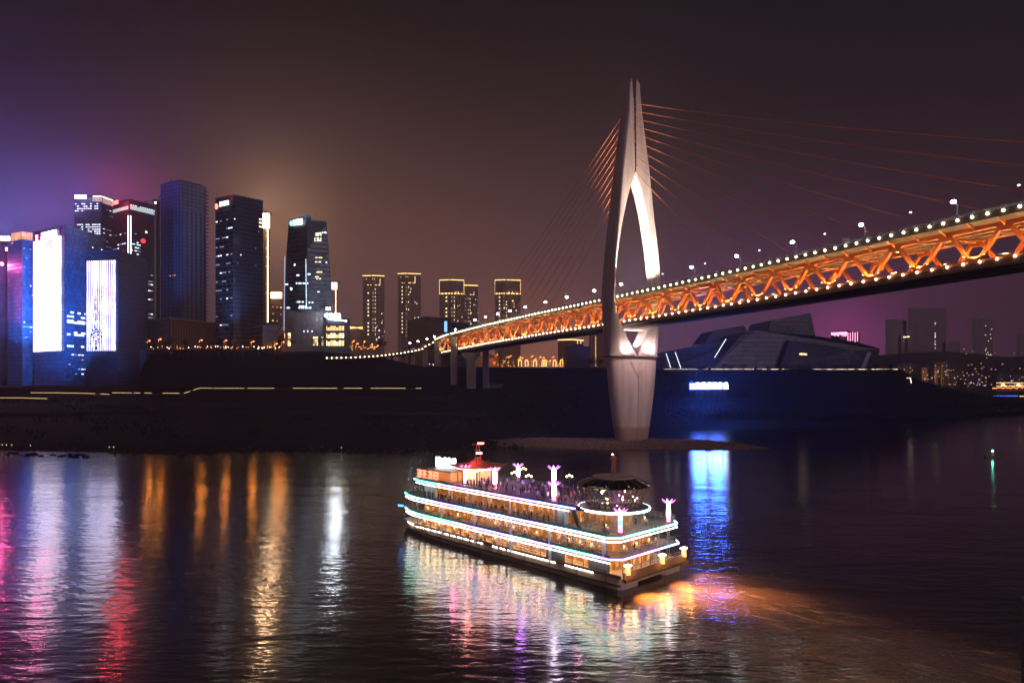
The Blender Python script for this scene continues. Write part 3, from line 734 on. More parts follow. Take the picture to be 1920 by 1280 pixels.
class Tower:
    """box tower from photo measurements: x of left, near, right edge; top y at each; distance of the near corner"""
    def __init__(s, name, label, cat, xl, xc, xr, yl, yc, yr, z, base, mat, group=None, topmat=None, deep=None):
        zl = z * (HY - yc) / (HY - yl) if xl < xc else z; zr = z * (HY - yc) / (HY - yr) if xr > xc else z
        s.C = Vector((PX(xc, z), z)); s.L = Vector((PX(xl, zl), zl)); s.Rr = Vector((PX(xr, zr), zr))
        s.h1 = PH(yc, z); s.h0 = base; s.z = z
        if xl == xc: nrm_ = Vector((s.Rr.y - s.C.y, -(s.Rr.x - s.C.x))).normalized(); s.L = s.C - nrm_ * (deep or 30) if nrm_.y < 0 else s.C + nrm_ * (deep or 30)
        if xr == xc: nrm_ = Vector((s.C.y - s.L.y, -(s.C.x - s.L.x))).normalized(); s.Rr = s.C - nrm_ * (deep or 30) if nrm_.y < 0 else s.C + nrm_ * (deep or 30)
        s.B = s.L + s.Rr - s.C
        s.poly = [s.L, s.C, s.Rr, s.B]
        s.e = empty(name, (s.C.x, s.C.y, base), label=label, cat=cat, group=group)
        m_ = MB(); m_.prism(s.poly, base - 6, s.h1); s.body = m_.build('body', mat, s.e)
        m_ = MB()
        for a, b in zip(s.poly, s.poly[1:] + s.poly[:1]):
            m_.bar((a.x, a.y, s.h1 + .6), (b.x, b.y, s.h1 + .6), 0.7, 1.2)
        m_.build('parapet', topmat or mat, s.e)
        m_ = MB(); cc = (s.L + s.Rr) / 2; m_.box((cc.x, cc.y, s.h1 + 1.5), (8, 6, 3), rz=.4); m_.box((cc.x + 5, cc.y + 4, s.h1 + 1), (3, 3, 2.4), rz=.4); m_.build('roof_plant', topmat or mat, s.e)
    def pt(s, face, f, h, out=0.3):
        a, b = (s.L, s.C) if face == 'l' else (s.C, s.Rr); p = a.lerp(b, f); d = (b - a).normalized(); nn = Vector((d.y, -d.x))
        if nn.y > 0: nn = -nn
        p = p + nn * out; return Vector((p.x, p.y, h))
    def vstrip(s, face, f, h0, h1, w, mat, name='light_strip', out=.3):
        a, b = (s.L, s.C) if face == 'l' else (s.C, s.Rr); d = (b - a).normalized(); p = s.pt(face, f, 0, out)
        m_ = MB(); m_.box((p.x, p.y, (h0 + h1) / 2), (w, .35, h1 - h0), rz=math.atan2(d.y, d.x)); return m_.build(name, mat, s.e)
    def panel(s, face, f0, f1, h0, h1, mat, name, out=.5, th=.5):
        a, b = (s.L, s.C) if face == 'l' else (s.C, s.Rr); d = (b - a).normalized(); p = s.pt(face, (f0 + f1) / 2, 0, out); w = (b - a).length * (f1 - f0)
        m_ = MB(); m_.box((p.x, p.y, (h0 + h1) / 2), (w, th, h1 - h0), rz=math.atan2(d.y, d.x)); return m_.build(name, mat, s.e)
    def face(s, f): return (s.L, s.C) if f == 'l' else (s.C, s.Rr)
    def length(s, f): a, b = s.face(f); return (b - a).length
    def windows(s, face, rows, w, h, cols, prob, seed, colours):
        r_ = random.Random(seed); a, b = s.face(face); sp = []
        for hh in rows:
            for c in cols:
                if r_.random() < prob: sp.append((c, hh, r_.choice(colours)))
        lit(s.e, a, b, sp, w, h)
def glyph_sign(parent, p, d, w, h, n, mat, seed, name='sign', th=.4, rows=1):
    """bright rooftop lettering: n square characters built from strokes"""
    r_ = random.Random(seed); d = Vector((d[0], d[1], 0)).normalized(); up = Vector((0, 0, 1)); m_ = MB(); p = Vector(p)
    gh = h / rows
    for rw in range(rows):
        nn = n if rw == 0 else int(n * 1.8)
        cw = w / nn
        for i in range(nn):
            o = p + d * (cw * i + cw * .12) + up * (h - gh * (rw + 1) + gh * .08); W = cw * .76; H = gh * .84; s_ = min(W, H) * .20
            for j in range(3 if rw == 0 else 2):
                y_ = H * (.08 + .84 * j / 2 if rw == 0 else .1 + .75 * j); x0 = r_.choice((0, 0, .15)) * W; x1 = W * r_.choice((1, 1, .85))
                m_.bar(o + d * x0 + up * y_, o + d * x1 + up * y_, th, s_)
            for xx in r_.sample((.06, .3, .5, .72, .94), 2):
                m_.bar(o + d * W * xx, o + d * W * xx + up * H * r_.choice((1, .9)), s_, th)
            if r_.random() < .6: m_.bar(o + d * W * .4 + up * H * .5, o + d * W * r_.choice((.05, .95)), s_ * .8, th)
    return m_.build(name, mat, parent)
wsign = glow('sign white', (0.95, 0.92, 1.0), 7.0); bsign = glow('sign blue white', (0.50, 0.60, 1.0), 9.0); rsign = glow('sign red', (1.0, 0.10, 0.09), 7.0); gsign = glow('sign gold', (1.0, 0.74, 0.42), 6.0)
pksign = glow('sign pink', (1.0, 0.25, 0.42), 6.0); stripw = glow('strip cool', (0.80, 0.86, 1.0), 4.0); stripg = glow('strip warm', (1.0, 0.74, 0.52), 4.0); csign = glow('sign cyan white', (0.85, 0.97, 1.0), 14.0)
out_y = glow('outline yellow', (1.0, 0.62, 0.20), 3.0)

def led_mat(name, seed):
    t = NT(name); uv = t.node('ShaderNodeUVMap'); sp = t.node('ShaderNodeSeparateXYZ', {'Vector': uv.outputs[0]})
    fx = t.math('FRACT', t.math('DIVIDE', sp.outputs[0], 2.0))
    on = t.node('ShaderNodeMapRange', {'Value': t.math('ABSOLUTE', t.math('SUBTRACT', fx, .5)), 'From Min': .31, 'From Max': .20})
    pic = t.node('ShaderNodeMapRange', {'Value': t.node('ShaderNodeTexNoise', {'Vector': uv.outputs[0], 'Scale': .06, 'Detail': 4.0}).outputs[0], 'From Min': .35, 'From Max': .65, 'To Min': .45, 'To Max': 1.25})
    c = t.mix(on.outputs[0], (0.16, 0.09, 0.32), (1.0, 0.84, 1.0))
    t.set(Base_Color=(.1, .1, .1), Emission_Color=c, Emission_Strength=t.math('MULTIPLY', t.math('MULTIPLY_ADD', on.outputs[0], 4.4, .5), pic.outputs[0]))
    return t.m
led1 = led_mat('led screen', 0)

# --- left group: blue lit glass blocks with media facades
blue_f = facade('blue glass', (0.05, 0.09, 0.17), (0.045, 0.10, 0.22), 3.6, 2.4, .28, .1, .35, .3)
blue_d = facade('dark blue glass', (0.025, 0.035, 0.06), (0.02, 0.035, 0.07), 3.6, 2.4, .28, .1, .3, .3, 2.0)
tB = Tower('office_tower', 'wide blue glass tower with tall striped white light screen and red logo sign on top', 'office tower', 64, 122, 196, 437.5, 424, 446, 560, 27, blue_f)
H = lambda y, z=560: PH(y, z)
tB.panel('l', .0, .90, H(657), H(441), led1, 'led_screen', .8)
lg = tB.panel('l', .02, .88, H(441.5), H(428.5), surf('sign board', (.03, .02, .05), .5), 'sign_board', .5, .3)
a, b = tB.face('l'); dv = (b - a).normalized()
p = tB.pt('l', .12, H(441), 1.3); m = MB(); m.box(p + Vector((dv.x * 1.6, dv.y * 1.6, 2.6)), (3.4, .5, 5.0), rz=math.atan2(dv.y, dv.x)); m.build('logo', glow('logo red', (1.0, .08, .22), 4.0), tB.e)
m = MB(); q = p + Vector((dv.x * 1.6, dv.y * 1.6, 2.6)) - Vector((0, .6, 0)); 
for dz in (-1.4, 0, 1.4): m.box(q + Vector((0, 0, dz)), (2.2, .4, .55), rz=math.atan2(dv.y, dv.x))
m.box(q, (.5, .4, 3.6), rz=math.atan2(dv.y, dv.x)); m.build('logo_mark', wsign, tB.e)
glyph_sign(tB.e, tB.pt('l', .30, H(440.5), 1.5), dv, tB.length('l') * .5, 5.6, 5, wsign, 3, rows=2)
rows_ = lambda y0, y1, z, st=3.6: [PH(y0, z) - i * st for i in range(int((PH(y0, z) - PH(y1, z)) / st))]
tB.windows('r', [H(578), H(584), H(592), H(600), H(603), H(622), H(626), H(648)], 3.2, 1.5, [.08 + i * .085 for i in range(7)], .55, 5, ['cool', 'warm', 'vio'])
tB.windows('r', rows_(450, 560, 560, 12), 1.2, 1.0, [.2 + i * .12 for i in range(7)], .12, 9, ['cool', 'vio'])
tB.windows('r', rows_(664, 716, 560, 4), 2.2, .9, [.1 + i * .08 for i in range(8)], .3, 15, ['dimc', 'dimw', 'cool'])
tC = Tower('office_tower', 'lower dark glass block with striped screen showing a red emblem and a violet mast picture', 'office tower', 160, 222, 277, 473, 471, 489, 545, 27, blue_d)
tC.panel('l', .08, .92, PH(657, 545), PH(488, 545), led1, 'led_screen', .8)
H = lambda y: PH(y, 545)
a, b = tC.face('l'); dv = (b - a).normalized(); ang = math.atan2(dv.y, dv.x)
vio = surf('screen dark', (.03, .02, .08), .6); m = MB(); r2 = random.Random(4)
for i in range(64):
    hh = H(560) - (i / 64) * (H(560) - H(656)); wd = 1.5 + 5.4 * (i / 64) ** 1.3
    for j in range(5):
        if r2.random() < .62:
            off = (j / 4 - .5) * wd * 1.7
            p = tC.pt('l', .36, hh, 1.15) + Vector((dv.x, dv.y, 0)) * off; m.box(p, (wd * .22, .12, .95), rz=ang)
m.build('screen_picture', vio, tC.e)
t = NT('screen emblem'); uv = t.node('ShaderNodeTexCoord'); nz = t.node('ShaderNodeTexNoise', {'Vector': uv.outputs['Object'], 'Scale': .6, 'Detail': 3.0})
t.set(Base_Color=(.4, .1, .1), Emission_Color=(.85, .22, .20), Emission_Strength=.9, Alpha=t.node('ShaderNodeMapRange', {'Value': nz.outputs[0], 'From Min': .45, 'From Max': .62, 'To Max': .75}).outputs[0])
m = MB(); c0 = tC.pt('l', .60, H(567), 1.05); ring = []
for k in range(28):
    an = 2 * math.pi * k / 28; ring.append(c0 + Vector((dv.x, dv.y, 0)) * 7.6 * math.cos(an) + Vector((0, 0, 13.5 * math.sin(an))))
for q0, q1 in zip(ring, ring[1:] + ring[:1]): m.bar(q0, q1, 4.0, .1, up=(dv.y, -dv.x, 0))
m.build('screen_emblem', t.m, tC.e)
tC.windows('r', [H(513), H(522), H(532), H(545), H(549), H(585)], 2.6, 1.2, [.04 + i * .1 for i in range(10)], .5, 6, ['cool', 'warm', 'dimw', 'dimc'])
tC.windows('r', rows_(500, 640, 545, 7), .9, 1.3, [.1 + i * .12 for i in range(8)], .2, 17, ['dimc', 'dimw', 'cool'])
for i in range(7): tC.vstrip('r', .1 + i * .13, H(640), H(500), .12, surf('mullion', (.25, .3, .4), .3, .6), 'mullion')
tA = Tower('office_tower', 'blue glass tower with golden glowing crown, left of the wide screen tower', 'office tower', 14, 42, 75, 457, 451, 456, 590, 27, blue_f)
crown = NT('crown gold'); uv = crown.node('ShaderNodeUVMap'); sp = crown.node('ShaderNodeSeparateXYZ', {'Vector': uv.outputs[0]})
fx = crown.math('FRACT', crown.math('DIVIDE', sp.outputs[0], 1.6)); hz_ = crown.node('ShaderNodeTexCoord')
nz = crown.node('ShaderNodeTexNoise', {'Vector': hz_.outputs['Object'], 'Scale': .25})
crown.set(Base_Color=(.5, .25, .12), Emission_Color=(1.0, .42, .20), Emission_Strength=crown.math('MULTIPLY', crown.math('MULTIPLY_ADD', crown.math('GREATER_THAN', fx, .3), .7, .3), crown.math('MULTIPLY', nz.outputs[0], 2.4)))
m = MB(); zc = 592; ply = [Vector((PX(21, zc + 8), zc + 8)), Vector((PX(41, zc), zc)), Vector((PX(61, zc + 6), zc + 6)), Vector((PX(42, zc + 20), zc + 20))]
m.prism(ply, PH(454, zc), PH(434, zc)); m.build('crown', crown.m, tA.e)
tA.windows('r', rows_(465, 650, 590, 8), 1.0, 1.0, [.1 + i * .12 for i in range(7)], .12, 31, ['dimc', 'vio'])
tA.windows('r', [PH(612, 590), PH(632, 590)], 2.4, 1.0, [.1 + i * .12 for i in range(7)], .5, 32, ['dimc', 'cool'])
tZ = Tower('office_tower', 'dark tower at the far left with white edge strip and slanted sign', 'office tower', -60, 0, 19, 452, 461, 463, 620, 27, blue_d)
tZ.vstrip('r', .42, PH(628, 620), PH(470, 620), .7, stripw)
a, b = tZ.face('r'); glyph_sign(tZ.e, tZ.pt('r', .04, PH(470, 620), 1), (b - a), tZ.length('r') * .95, 3.8, 5, wsign, 8)
m = MB(); p = tZ.pt('r', .1, PH(495, 620), 1); m.ball(p, 2.2, 10, 7); m.build('round_sign', pksign, tZ.e)
tY = Tower('office_tower', 'far tower behind the left edge with broad white rooftop sign', 'office tower', -40, -10, 20, 456, 452, 456, 760, 27, blue_d)
a, b = tY.face('r'); glyph_sign(tY.e, (PX(-12, 758), 757, PH(452, 757)), (1, 0.02), 19, 6, 5, wsign, 18)

# --- back towers
haze_f = facade('grey violet glass', (.10, .10, .13), (.06, .07, .11), 3.8, 3, .3, .12, .4, .2, 3.0)
t1 = Tower('office_tower', 'tall violet tinted tower with blue sign and fringe lit crown, behind the wide screen tower', 'office tower', 139, 191, 215, 368.5, 368, 377, 820, 27, haze_f)
H = lambda y: PH(y, 820)
glyph_sign(t1.e, (PX(141, 815), 814, H(376)), (1, 0, 0), 14.0, 5.6, 6, bsign, 22)
cr_t = NT('crown fringe'); uv = cr_t.node('ShaderNodeUVMap'); sp = cr_t.node('ShaderNodeSeparateXYZ', {'Vector': uv.outputs[0]}); fx = cr_t.math('FRACT', cr_t.math('DIVIDE', sp.outputs[0], 1.5))
cr_t.set(Base_Color=(.2, .15, .15), Emission_Color=(1.0, .62, .62), Emission_Strength=cr_t.math('MULTIPLY', cr_t.math('GREATER_THAN', fx, .55), 1.3))
t1.panel('l', .68, 1.0, H(378), H(368.3), cr_t.m, 'crown', .5); t1.panel('r', .0, 1.0, H(380), H(369), cr_t.m, 'crown', .5)
t1.panel('l', .7, 1.0, H(368.8), H(367.6), stripg, 'crown_light', .9); t1.panel('r', .0, .8, H(369.6), H(368), stripg, 'crown_light', .9)
t1.windows('l', [H(382), H(386.5), H(391), H(395), H(421), H(425.5), H(430), H(434), H(438), H(443)], 1.9, 1.2, [.06 + i * .078 for i in range(12)], .62, 41, ['vio', 'cool'])
t1.windows('r', [H(390), H(400), H(428), H(436), H(450), H(460)], 2.6, .8, [.15 + i * .25 for i in range(4)], .6, 42, ['vio', 'dimc'])
t2 = Tower('office_tower', 'dark glass tower with pale lit top floor band, red sign and paired white corner strips', 'office tower', 212, 242, 290, 383, 375, 387, 720, 50, facade('indigo glass', (.06, .065, .10), (.04, .055, .10), 3.8, 3, .3, .1, .3, .3, 5.0))
H = lambda y: PH(y, 720)
bandm = glow('floor band', (.62, .80, .78), .75)
t2.panel('l', .02, .96, H(392), H(386), bandm, 'lit_floor', .4); t2.panel('r', .04, .99, H(392), H(385), bandm, 'lit_floor', .4)
t2.windows('r', [H(383.5)], 1.5, .8, [.08 + i * .09 for i in range(11)], .9, 51, ['cool'])
a, b = t2.face('l'); glyph_sign(t2.e, Vector((PX(213, 728), 727, H(382))) + Vector((0, 0, 0)), (b - a), 10.5, 4.8, 5, rsign, 23)
t2.vstrip('l', .97, H(476), H(404), .9, stripw, out=.5); t2.vstrip('r', .05, H(476), H(404), .9, stripw, out=.5)
t2.windows('l', [H(436), H(455), H(462), H(468)], 2.4, .9, [.06 + i * .14 for i in range(6)], .6, 52, ['cool', 'dimc']); t2.windows('r', [H(436), H(452), H(456), H(462), H(468), H(474), H(508), H(520), H(530), H(543), H(556), H(586)], 2.2, .9, [.1 + i * .075 for i in range(5)], .5, 53, ['cool', 'dimc'])
t2.windows('r', [H(510), H(522), H(528), H(540), H(557), H(585), H(592)], 2.6, .9, [.78, .88], .8, 54, ['cool', 'dimc', 'dimw'])
t2.windows('r', [H(428.5)], 2.2, 2.2, [.66], 1, 55, ['warm'])
m = MB(); p = t2.pt('r', .52, H(447), .8); a, b = t2.face('r'); d = (b - a).normalized()
m.tube([p, p + Vector((-d.y * -.5, -.5, 0))], 2.4, 14); m.build('round_sign', glow('emblem red', (1.0, .05, .10), 1.6), t2.e)
t25 = Tower('office_tower', 'narrow violet grey slab with one bright white vertical strip, beside the unfinished tower', 'office tower', 288, 292, 300, 379, 378, 381, 760, 50, haze_f)
t25.vstrip('l', .35, PH(596, 760), PH(416, 760), .8, stripw, out=.6)
# unfinished tower
unf = facade('raw concrete frame', (.07, .10, .19), (.012, .025, .06), 3.6, 4.2, .38, .35, .8, 0, 7.0)
t3 = Tower('unfinished_tower', 'unlit grey concrete tower under construction, tallest of the left group', 'tower', 301, 338, 387, 349, 341, 353, 640, 55, unf)
H = lambda y: PH(y, 640)
m = MB()
for i in range(62):
    hh = 60 + i * 3.6
    if hh > t3.h1 - 3: break
    for q in (t3.Rr,): m.box((q.x + .5, q.y, hh), (3.4, 3.0, .5), rz=.5)
m.build('balconies', unf, t3.e)
m = MB()
cc = (t3.L + t3.Rr) / 2
for fr, hh in ((1.05, H(383)), (1.04, H(362)), (.93, H(341))):
    pl = [cc + (q - cc) * fr for q in t3.poly]; m.prism(pl, hh, hh + 1.4)
m.prism([cc + (q - cc) * .86 for q in t3.poly], t3.h1, t3.h1 + 2.8)
m.build('cornices', unf, t3.e)
for fa in ('l', 'r'):
    for f in (.06, .25, .45, .62, .8, .95): t3.vstrip(fa, f, 56, H(392), 1.1, surf('raw pier', (.04, .06, .12), .9), 'facade_rib', .3)
t3.windows('l', [PH(515, 640)], 1.6, 1.2, [.50, .62, .74], 1, 61, ['dimw'])
tw = Tower('low_building', 'long low columned block with dim facade at the foot of the unfinished tower', 'building', 276, 318, 405, 605, 598, 608, 600, 55, facade('podium stone', (.09, .065, .06), (.035, .03, .035), 5.5, 3.2, .35, .45, .7, 0, 8.0))
m = MB(); a, b = tw.face('r')
for i in range(18): p = tw.pt('r', .03 + i * .055, 0, .8); m.tube([(p.x, p.y, 55), (p.x, p.y, tw.h1 - 2)], .5, 8)
m.build('colonnade', surf('podium stone plain', (.16, .11, .10), .8), tw.e)
m = MB(); pl = tw.poly; cc = (pl[0] + pl[2]) / 2; m.prism([cc + (q - cc) * 1.04 for q in pl], tw.h1, tw.h1 + 1.6); m.build('cornice', surf('podium stone plain', (.16, .11, .10), .8), tw.e)
# tower crane on the unfinished tower
cr0 = P(291, 384, 660); cre = empty('tower_crane', (cr0.x, cr0.y, 55), label='thin tower crane with small green lamp beside the unfinished tower', cat='crane')
m = MB(); top = cr0.z + 2
for i, j in ((-1, -1), (1, -1), (1, 1), (-1, 1)): m.bar((cr0.x + i * .8, cr0.y + j * .8, 55), (cr0.x + i * .8, cr0.y + j * .8, top), .22)
k = 55
while k < top - 3:
    m.bar((cr0.x - .8, cr0.y - .8, k), (cr0.x + .8, cr0.y - .8, k + 3), .14); m.bar((cr0.x + .8, cr0.y - .8, k), (cr0.x + .8, cr0.y + .8, k + 3), .14); k += 3
m.build('mast', pole_m, cre)
m = MB(); j0 = Vector((cr0.x, cr0.y, top)); j1 = P(325, 331, 655)
for o_ in (Vector((0, 0, .8)), Vector((0, 0, -.3)), Vector((0, .9, -.3))): m.bar(j0 + o_, j1 + o_ * .4, .2)
for i in range(24): q = j0.lerp(j1, i / 24); q1 = j0.lerp(j1, (i + 1) / 24); m.bar(q + Vector((0, 0, .8)), q1 + Vector((0, 0, -.3)), .12)
m.build('jib', pole_m, cre)
m = MB(); m.bar(j0 + Vector((0, 0, 1)), P(272, 377, 662), .5, 1.0); m.box(P(274, 378.5, 662), (3, 2, 2)); m.build('counter_jib', pole_m, cre)
m = MB(); m.ball(P(291.5, 380, 657), .8, 8, 6); m.build('lamp', glow('crane lamp', (.75, 1.0, .45), 14), cre)
m = MB(); m.box(j0 + Vector((1.2, -1, -1)), (1.8, 1.8, 2.2)); m.build('cab', pole_m, cre)
# dark chamfered tower
blk = facade('black glass', (.035, .045, .085), (.02, .035, .08), 3.8, 2.6, .25, .1, .22, .35, 9.0)
t4 = Tower('office_tower', 'dark faceted glass tower with round red logo and short white sign near its top', 'office tower', 404, 437, 493, 374.5, 367, 378.5, 590, 55, blk)
H = lambda y: PH(y, 590)
m = MB()          # slanted facet running down the right face
pA = t4.pt('r', 0.02, H(484), .1); pB = t4.pt('r', 0.2, H(514), .9); pC = t4.pt('r', .0, H(650), .2); pD = t4.pt('r', .24, H(650), 2.2); pE = t4.pt('r', .98, H(650), .8); pF = t4.pt('r', .98, H(500), .2)
m.add([pA, pB, pD, pC, pE, pF], [(0, 1, 2, 3), (1, 5, 4, 2), (0, 5, 1)]); m.build('facet', blk, t4.e)
m = MB(); a, b = t4.face('l'); d = (b - a).normalized(); p = t4.pt('l', .10, H(381), .7); 
m.loft([[p + Vector((d.x * 2.0 * math.cos(k * math.pi / 10), d.y * 2.0 * math.cos(k * math.pi / 10), 2.5 * math.sin(k * math.pi / 10))) + Vector((0, o_, 0)) for k in range(20)] for o_ in (-.3, .3)]); m.build('logo', glow('logo vermilion', (1.0, .20, .12), 4.0), t4.e)
glyph_sign(t4.e, t4.pt('l', .28, H(383), .8), (b - a), t4.length('l') * .52, 4.2, 4, wsign, 25)
t4.windows('l', rows_(410, 640, 590, 7.6), 2.2, .9, [.08 + i * .12 for i in range(8)], .34, 71, ['dimc', 'dimc', 'dimc', 'dimc', 'cool'])
t4.windows('r', rows_(410, 600, 590, 7.6), .9, .9, [.05 + i * .1 for i in range(9)], .17, 72, ['cool', 'dimc'])
t4.windows('r', [H(402), H(408.5), H(416)], 2.0, 1.3, [.90, .97], 1, 73, ['warm'])
pd = Tower('low_building', 'dark podium block with sloping end wall beside the faceted tower', 'building', 470, 492, 527, 612, 608, 610, 575, 55, blk)
m = MB(); a_, b_, c_, d_ = P(492, 608.2, 574), P(529, 609, 580), P(515, 652, 578), P(492, 652, 574)
m.loft([[a_, b_, c_, d_], [q + Vector((0, 16, 0)) for q in (a_, b_, c_, d_)]]); m.build('sloping_wall', blk, pd.e)
# slim tower with bright box
cream = facade('cream slab', (.17, .12, .09), (.09, .07, .06), 3.6, 2.5, .3, .3, .6, .1, 11.0)
t5 = Tower('office_tower', 'slim pale tower with brilliant white sign box near its top, behind the faceted tower', 'office tower', 486, 498, 505.5, 402, 400, 402, 690, 55, cream)
m = MB(); m.box(P(497.5, 414, 687), (7.6, 3, 14)); m.build('sign_box', glow('sign box', (1.0, .84, .62), 12.0), t5.e)
m = MB(); m.bar(P(502, 428, 688), P(502, 608, 688), .9); m.build('light_strip', stripg, t5.e)
t5.windows('r', rows_(432, 600, 690, 9), 1.4, .6, [.1, .5, .9], .5, 75, ['dimw', 'amber'])
t7 = Tower('office_tower', 'hazy pale tower with wide glowing sign band, between the two dark towers', 'office tower', 506, 507, 530, 546, 546, 548, 800, 55, cream, deep=20)
m = MB(); m.box(P(518, 553.5, 798), (12.5, 2, 7)); m.build('sign_band', gsign, t7.e)
t7.windows('r', rows_(575, 640, 800, 8), 1.6, 1.3, [.2, .55, .85], .4, 76, ['amber', 'dimw'])
t8 = Tower('office_tower', 'small distant tower with lit square top and thin strip, right of the tapered tower', 'office tower', 621, 622, 632, 530, 530, 531, 780, 55, cream, deep=12)
m = MB(); m.box(P(627, 536, 778), (6.0, 2, 8)); m.build('sign_box', glow('sign box soft', (1.0, .68, .42), 3.0), t8.e)
m = MB(); m.bar(P(629.5, 542, 778), P(629.5, 590, 778), .7); m.build('light_strip', stripg, t8.e)
# tapered tower
z6 = 570
te = empty('office_tower', (PX(576, z6), z6, 55), label='black tapered tower with teal disc and white sign, scattered bright office windows', cat='office tower')
H = lambda y: PH(y, z6)
def ring6(y, xl, xm, xr): return [(PX(xl, z6 + 10), z6 + 10, H(y)), (PX(xm, z6), z6, H(y)), (PX(xr, z6 + 8), z6 + 8, H(y)), (PX((xl + xr) / 2, z6 + 34), z6 + 34, H(y))]
m = MB(); m.loft([ring6(655, 533, 577, 623), ring6(590, 533, 577, 622.5), ring6(530, 534.5, 576, 621), ring6(470, 537, 575.5, 617), ring6(415, 541, 575, 612.5)])
blk2 = facade('black glass cool', (.03, .04, .06), (.015, .035, .06), 3.8, 2.6, .25, .1, .22, .35, 13.0)
m.build('body', blk2, te)
m = MB(); m.add([(PX(541, z6 + 10), z6 + 10, H(415)), (PX(575, z6), z6, H(415)), (PX(583.5, z6 + 2), z6 + 2, H(415)), (PX(566, z6 + 24), z6 + 24, H(415)), (PX(541.5, z6 + 10), z6 + 10, H(408)), (PX(575, z6), z6, H(402.5)), (PX(583.5, z6 + 2), z6 + 2, H(403.5)), (PX(566, z6 + 24), z6 + 24, H(406))], [(0, 1, 5, 4), (1, 2, 6, 5), (2, 3, 7, 6), (3, 0, 4, 7), (4, 5, 6, 7)])
m.add([(PX(584, z6 + 3), z6 + 3, H(415)), (PX(612.3, z6 + 8), z6 + 8, H(415)), (PX(590, z6 + 26), z6 + 26, H(415)), (PX(584, z6 + 3), z6 + 3, H(411)), (PX(611.8, z6 + 8), z6 + 8, H(409.5)), (PX(590, z6 + 26), z6 + 26, H(410))], [(0, 1, 4, 3), (1, 2, 5, 4), (2, 0, 3, 5), (3, 4, 5)])
m.build('roof', blk2, te)
LL, CC, RR_ = Vector((PX(541, z6 + 10), z6 + 10)), Vector((PX(575, z6), z6)), Vector((PX(613, z6 + 8), z6 + 8))
d = Vector((CC.x - LL.x, CC.y - LL.y)).normalized()
p = P(546.5, 418.5, z6 + 6.2); m = MB(); m.loft([[p + Vector((d.x * 1.9 * math.cos(k * math.pi / 10), d.y * 1.9 * math.cos(k * math.pi / 10), 2.2 * math.sin(k * math.pi / 10))) + Vector((0, o_, 0)) for k in range(20)] for o_ in (-.3, .3)]); m.build('logo', glow('logo teal', (.25, 1.0, .85), 3.0), te)
glyph_sign(te, P(550.5, 423, z6 + 5), (d.x, d.y), 10.2, 5.0, 5, wsign, 27, rows=2)
def px_windows(parent, items, z, w, h, cols_):
    sp_ = []
    for i, (x, y) in enumerate(items): 
        key = (round(w, 2), round(h, 2), cols_[i % len(cols_)])
        if key not in WMM:
            me = win_mesh(w, h).copy(); me.materials.clear(); me.materials.append(WLIT[key[2]]); WMM[key] = me
        o = bpy.data.objects.new('lit_window', WMM[key]); col.objects.link(o); o.parent = parent; o.location = P(x, y, z) - Vector(parent.location)
px_windows(te, [(590.5 + i * 2.2, y) for y in (438, 441, 447, 451) for i in range(6) if rnd.random() < .75], z6 + .5, .9, 1.1, ['warm', 'cool', 'warm'])
px_windows(te, [(592 + i * 2.2, y) for y in (483, 491, 510, 519, 522.5, 547) for i in range(6) if rnd.random() < .6], z6 + .5, .9, .9, ['amber', 'warm', 'cool'])
px_windows(te, [(x, y) for x, y in ((552, 497), (553, 496), (557, 516), (560, 516), (578, 514), (581, 514), (536, 533), (539, 533), (545, 540), (547, 541), (546, 543), (612, 492), (605, 436), (609, 436), (611, 436), (600, 437))], z6 - 2.5, 1.0, 1.2, ['cool'])
px_windows(te, [(556 + i * 2.6, 531) for i in range(9)] + [(562 + i * 2.4, 574) for i in range(6)] + [(561 + i * 2.4, 577) for i in range(10)] + [(537 + i * 2.2, 577) for i in range(4)] + [(612 + i * 2.3, 577) for i in range(4)] + [(612 + i * 2.3, 580) for i in range(4)] + [(556 + i * 3, 566) for i in range(5)] + [(580 + i * 3, 567) for i in range(3)], z6 - 3, .9, 1.3, ['cool', 'dimc', 'cool'])
m = MB(); r3 = random.Random(8); y = 486
while y < 585:
    hh = r3.uniform(1.5, 5); m.bar(P(573.5 + (y - 486) * .012, y, z6 - 1.5), P(573.5 + (y - 486) * .012, y + hh, z6 - 1.5), .55); y += hh + r3.uniform(.2, 1.6)
m.build('light_strip', glow('strip icy', (.6, .82, 1.0), 1.7), te)
m = MB(); m.bar(P(534, 480, z6 + 9.3), P(532.6, 620, z6 + 8.3), .35); m.build('edge_light', glow('edge icy', (.6, .7, 1.0), .9), te)
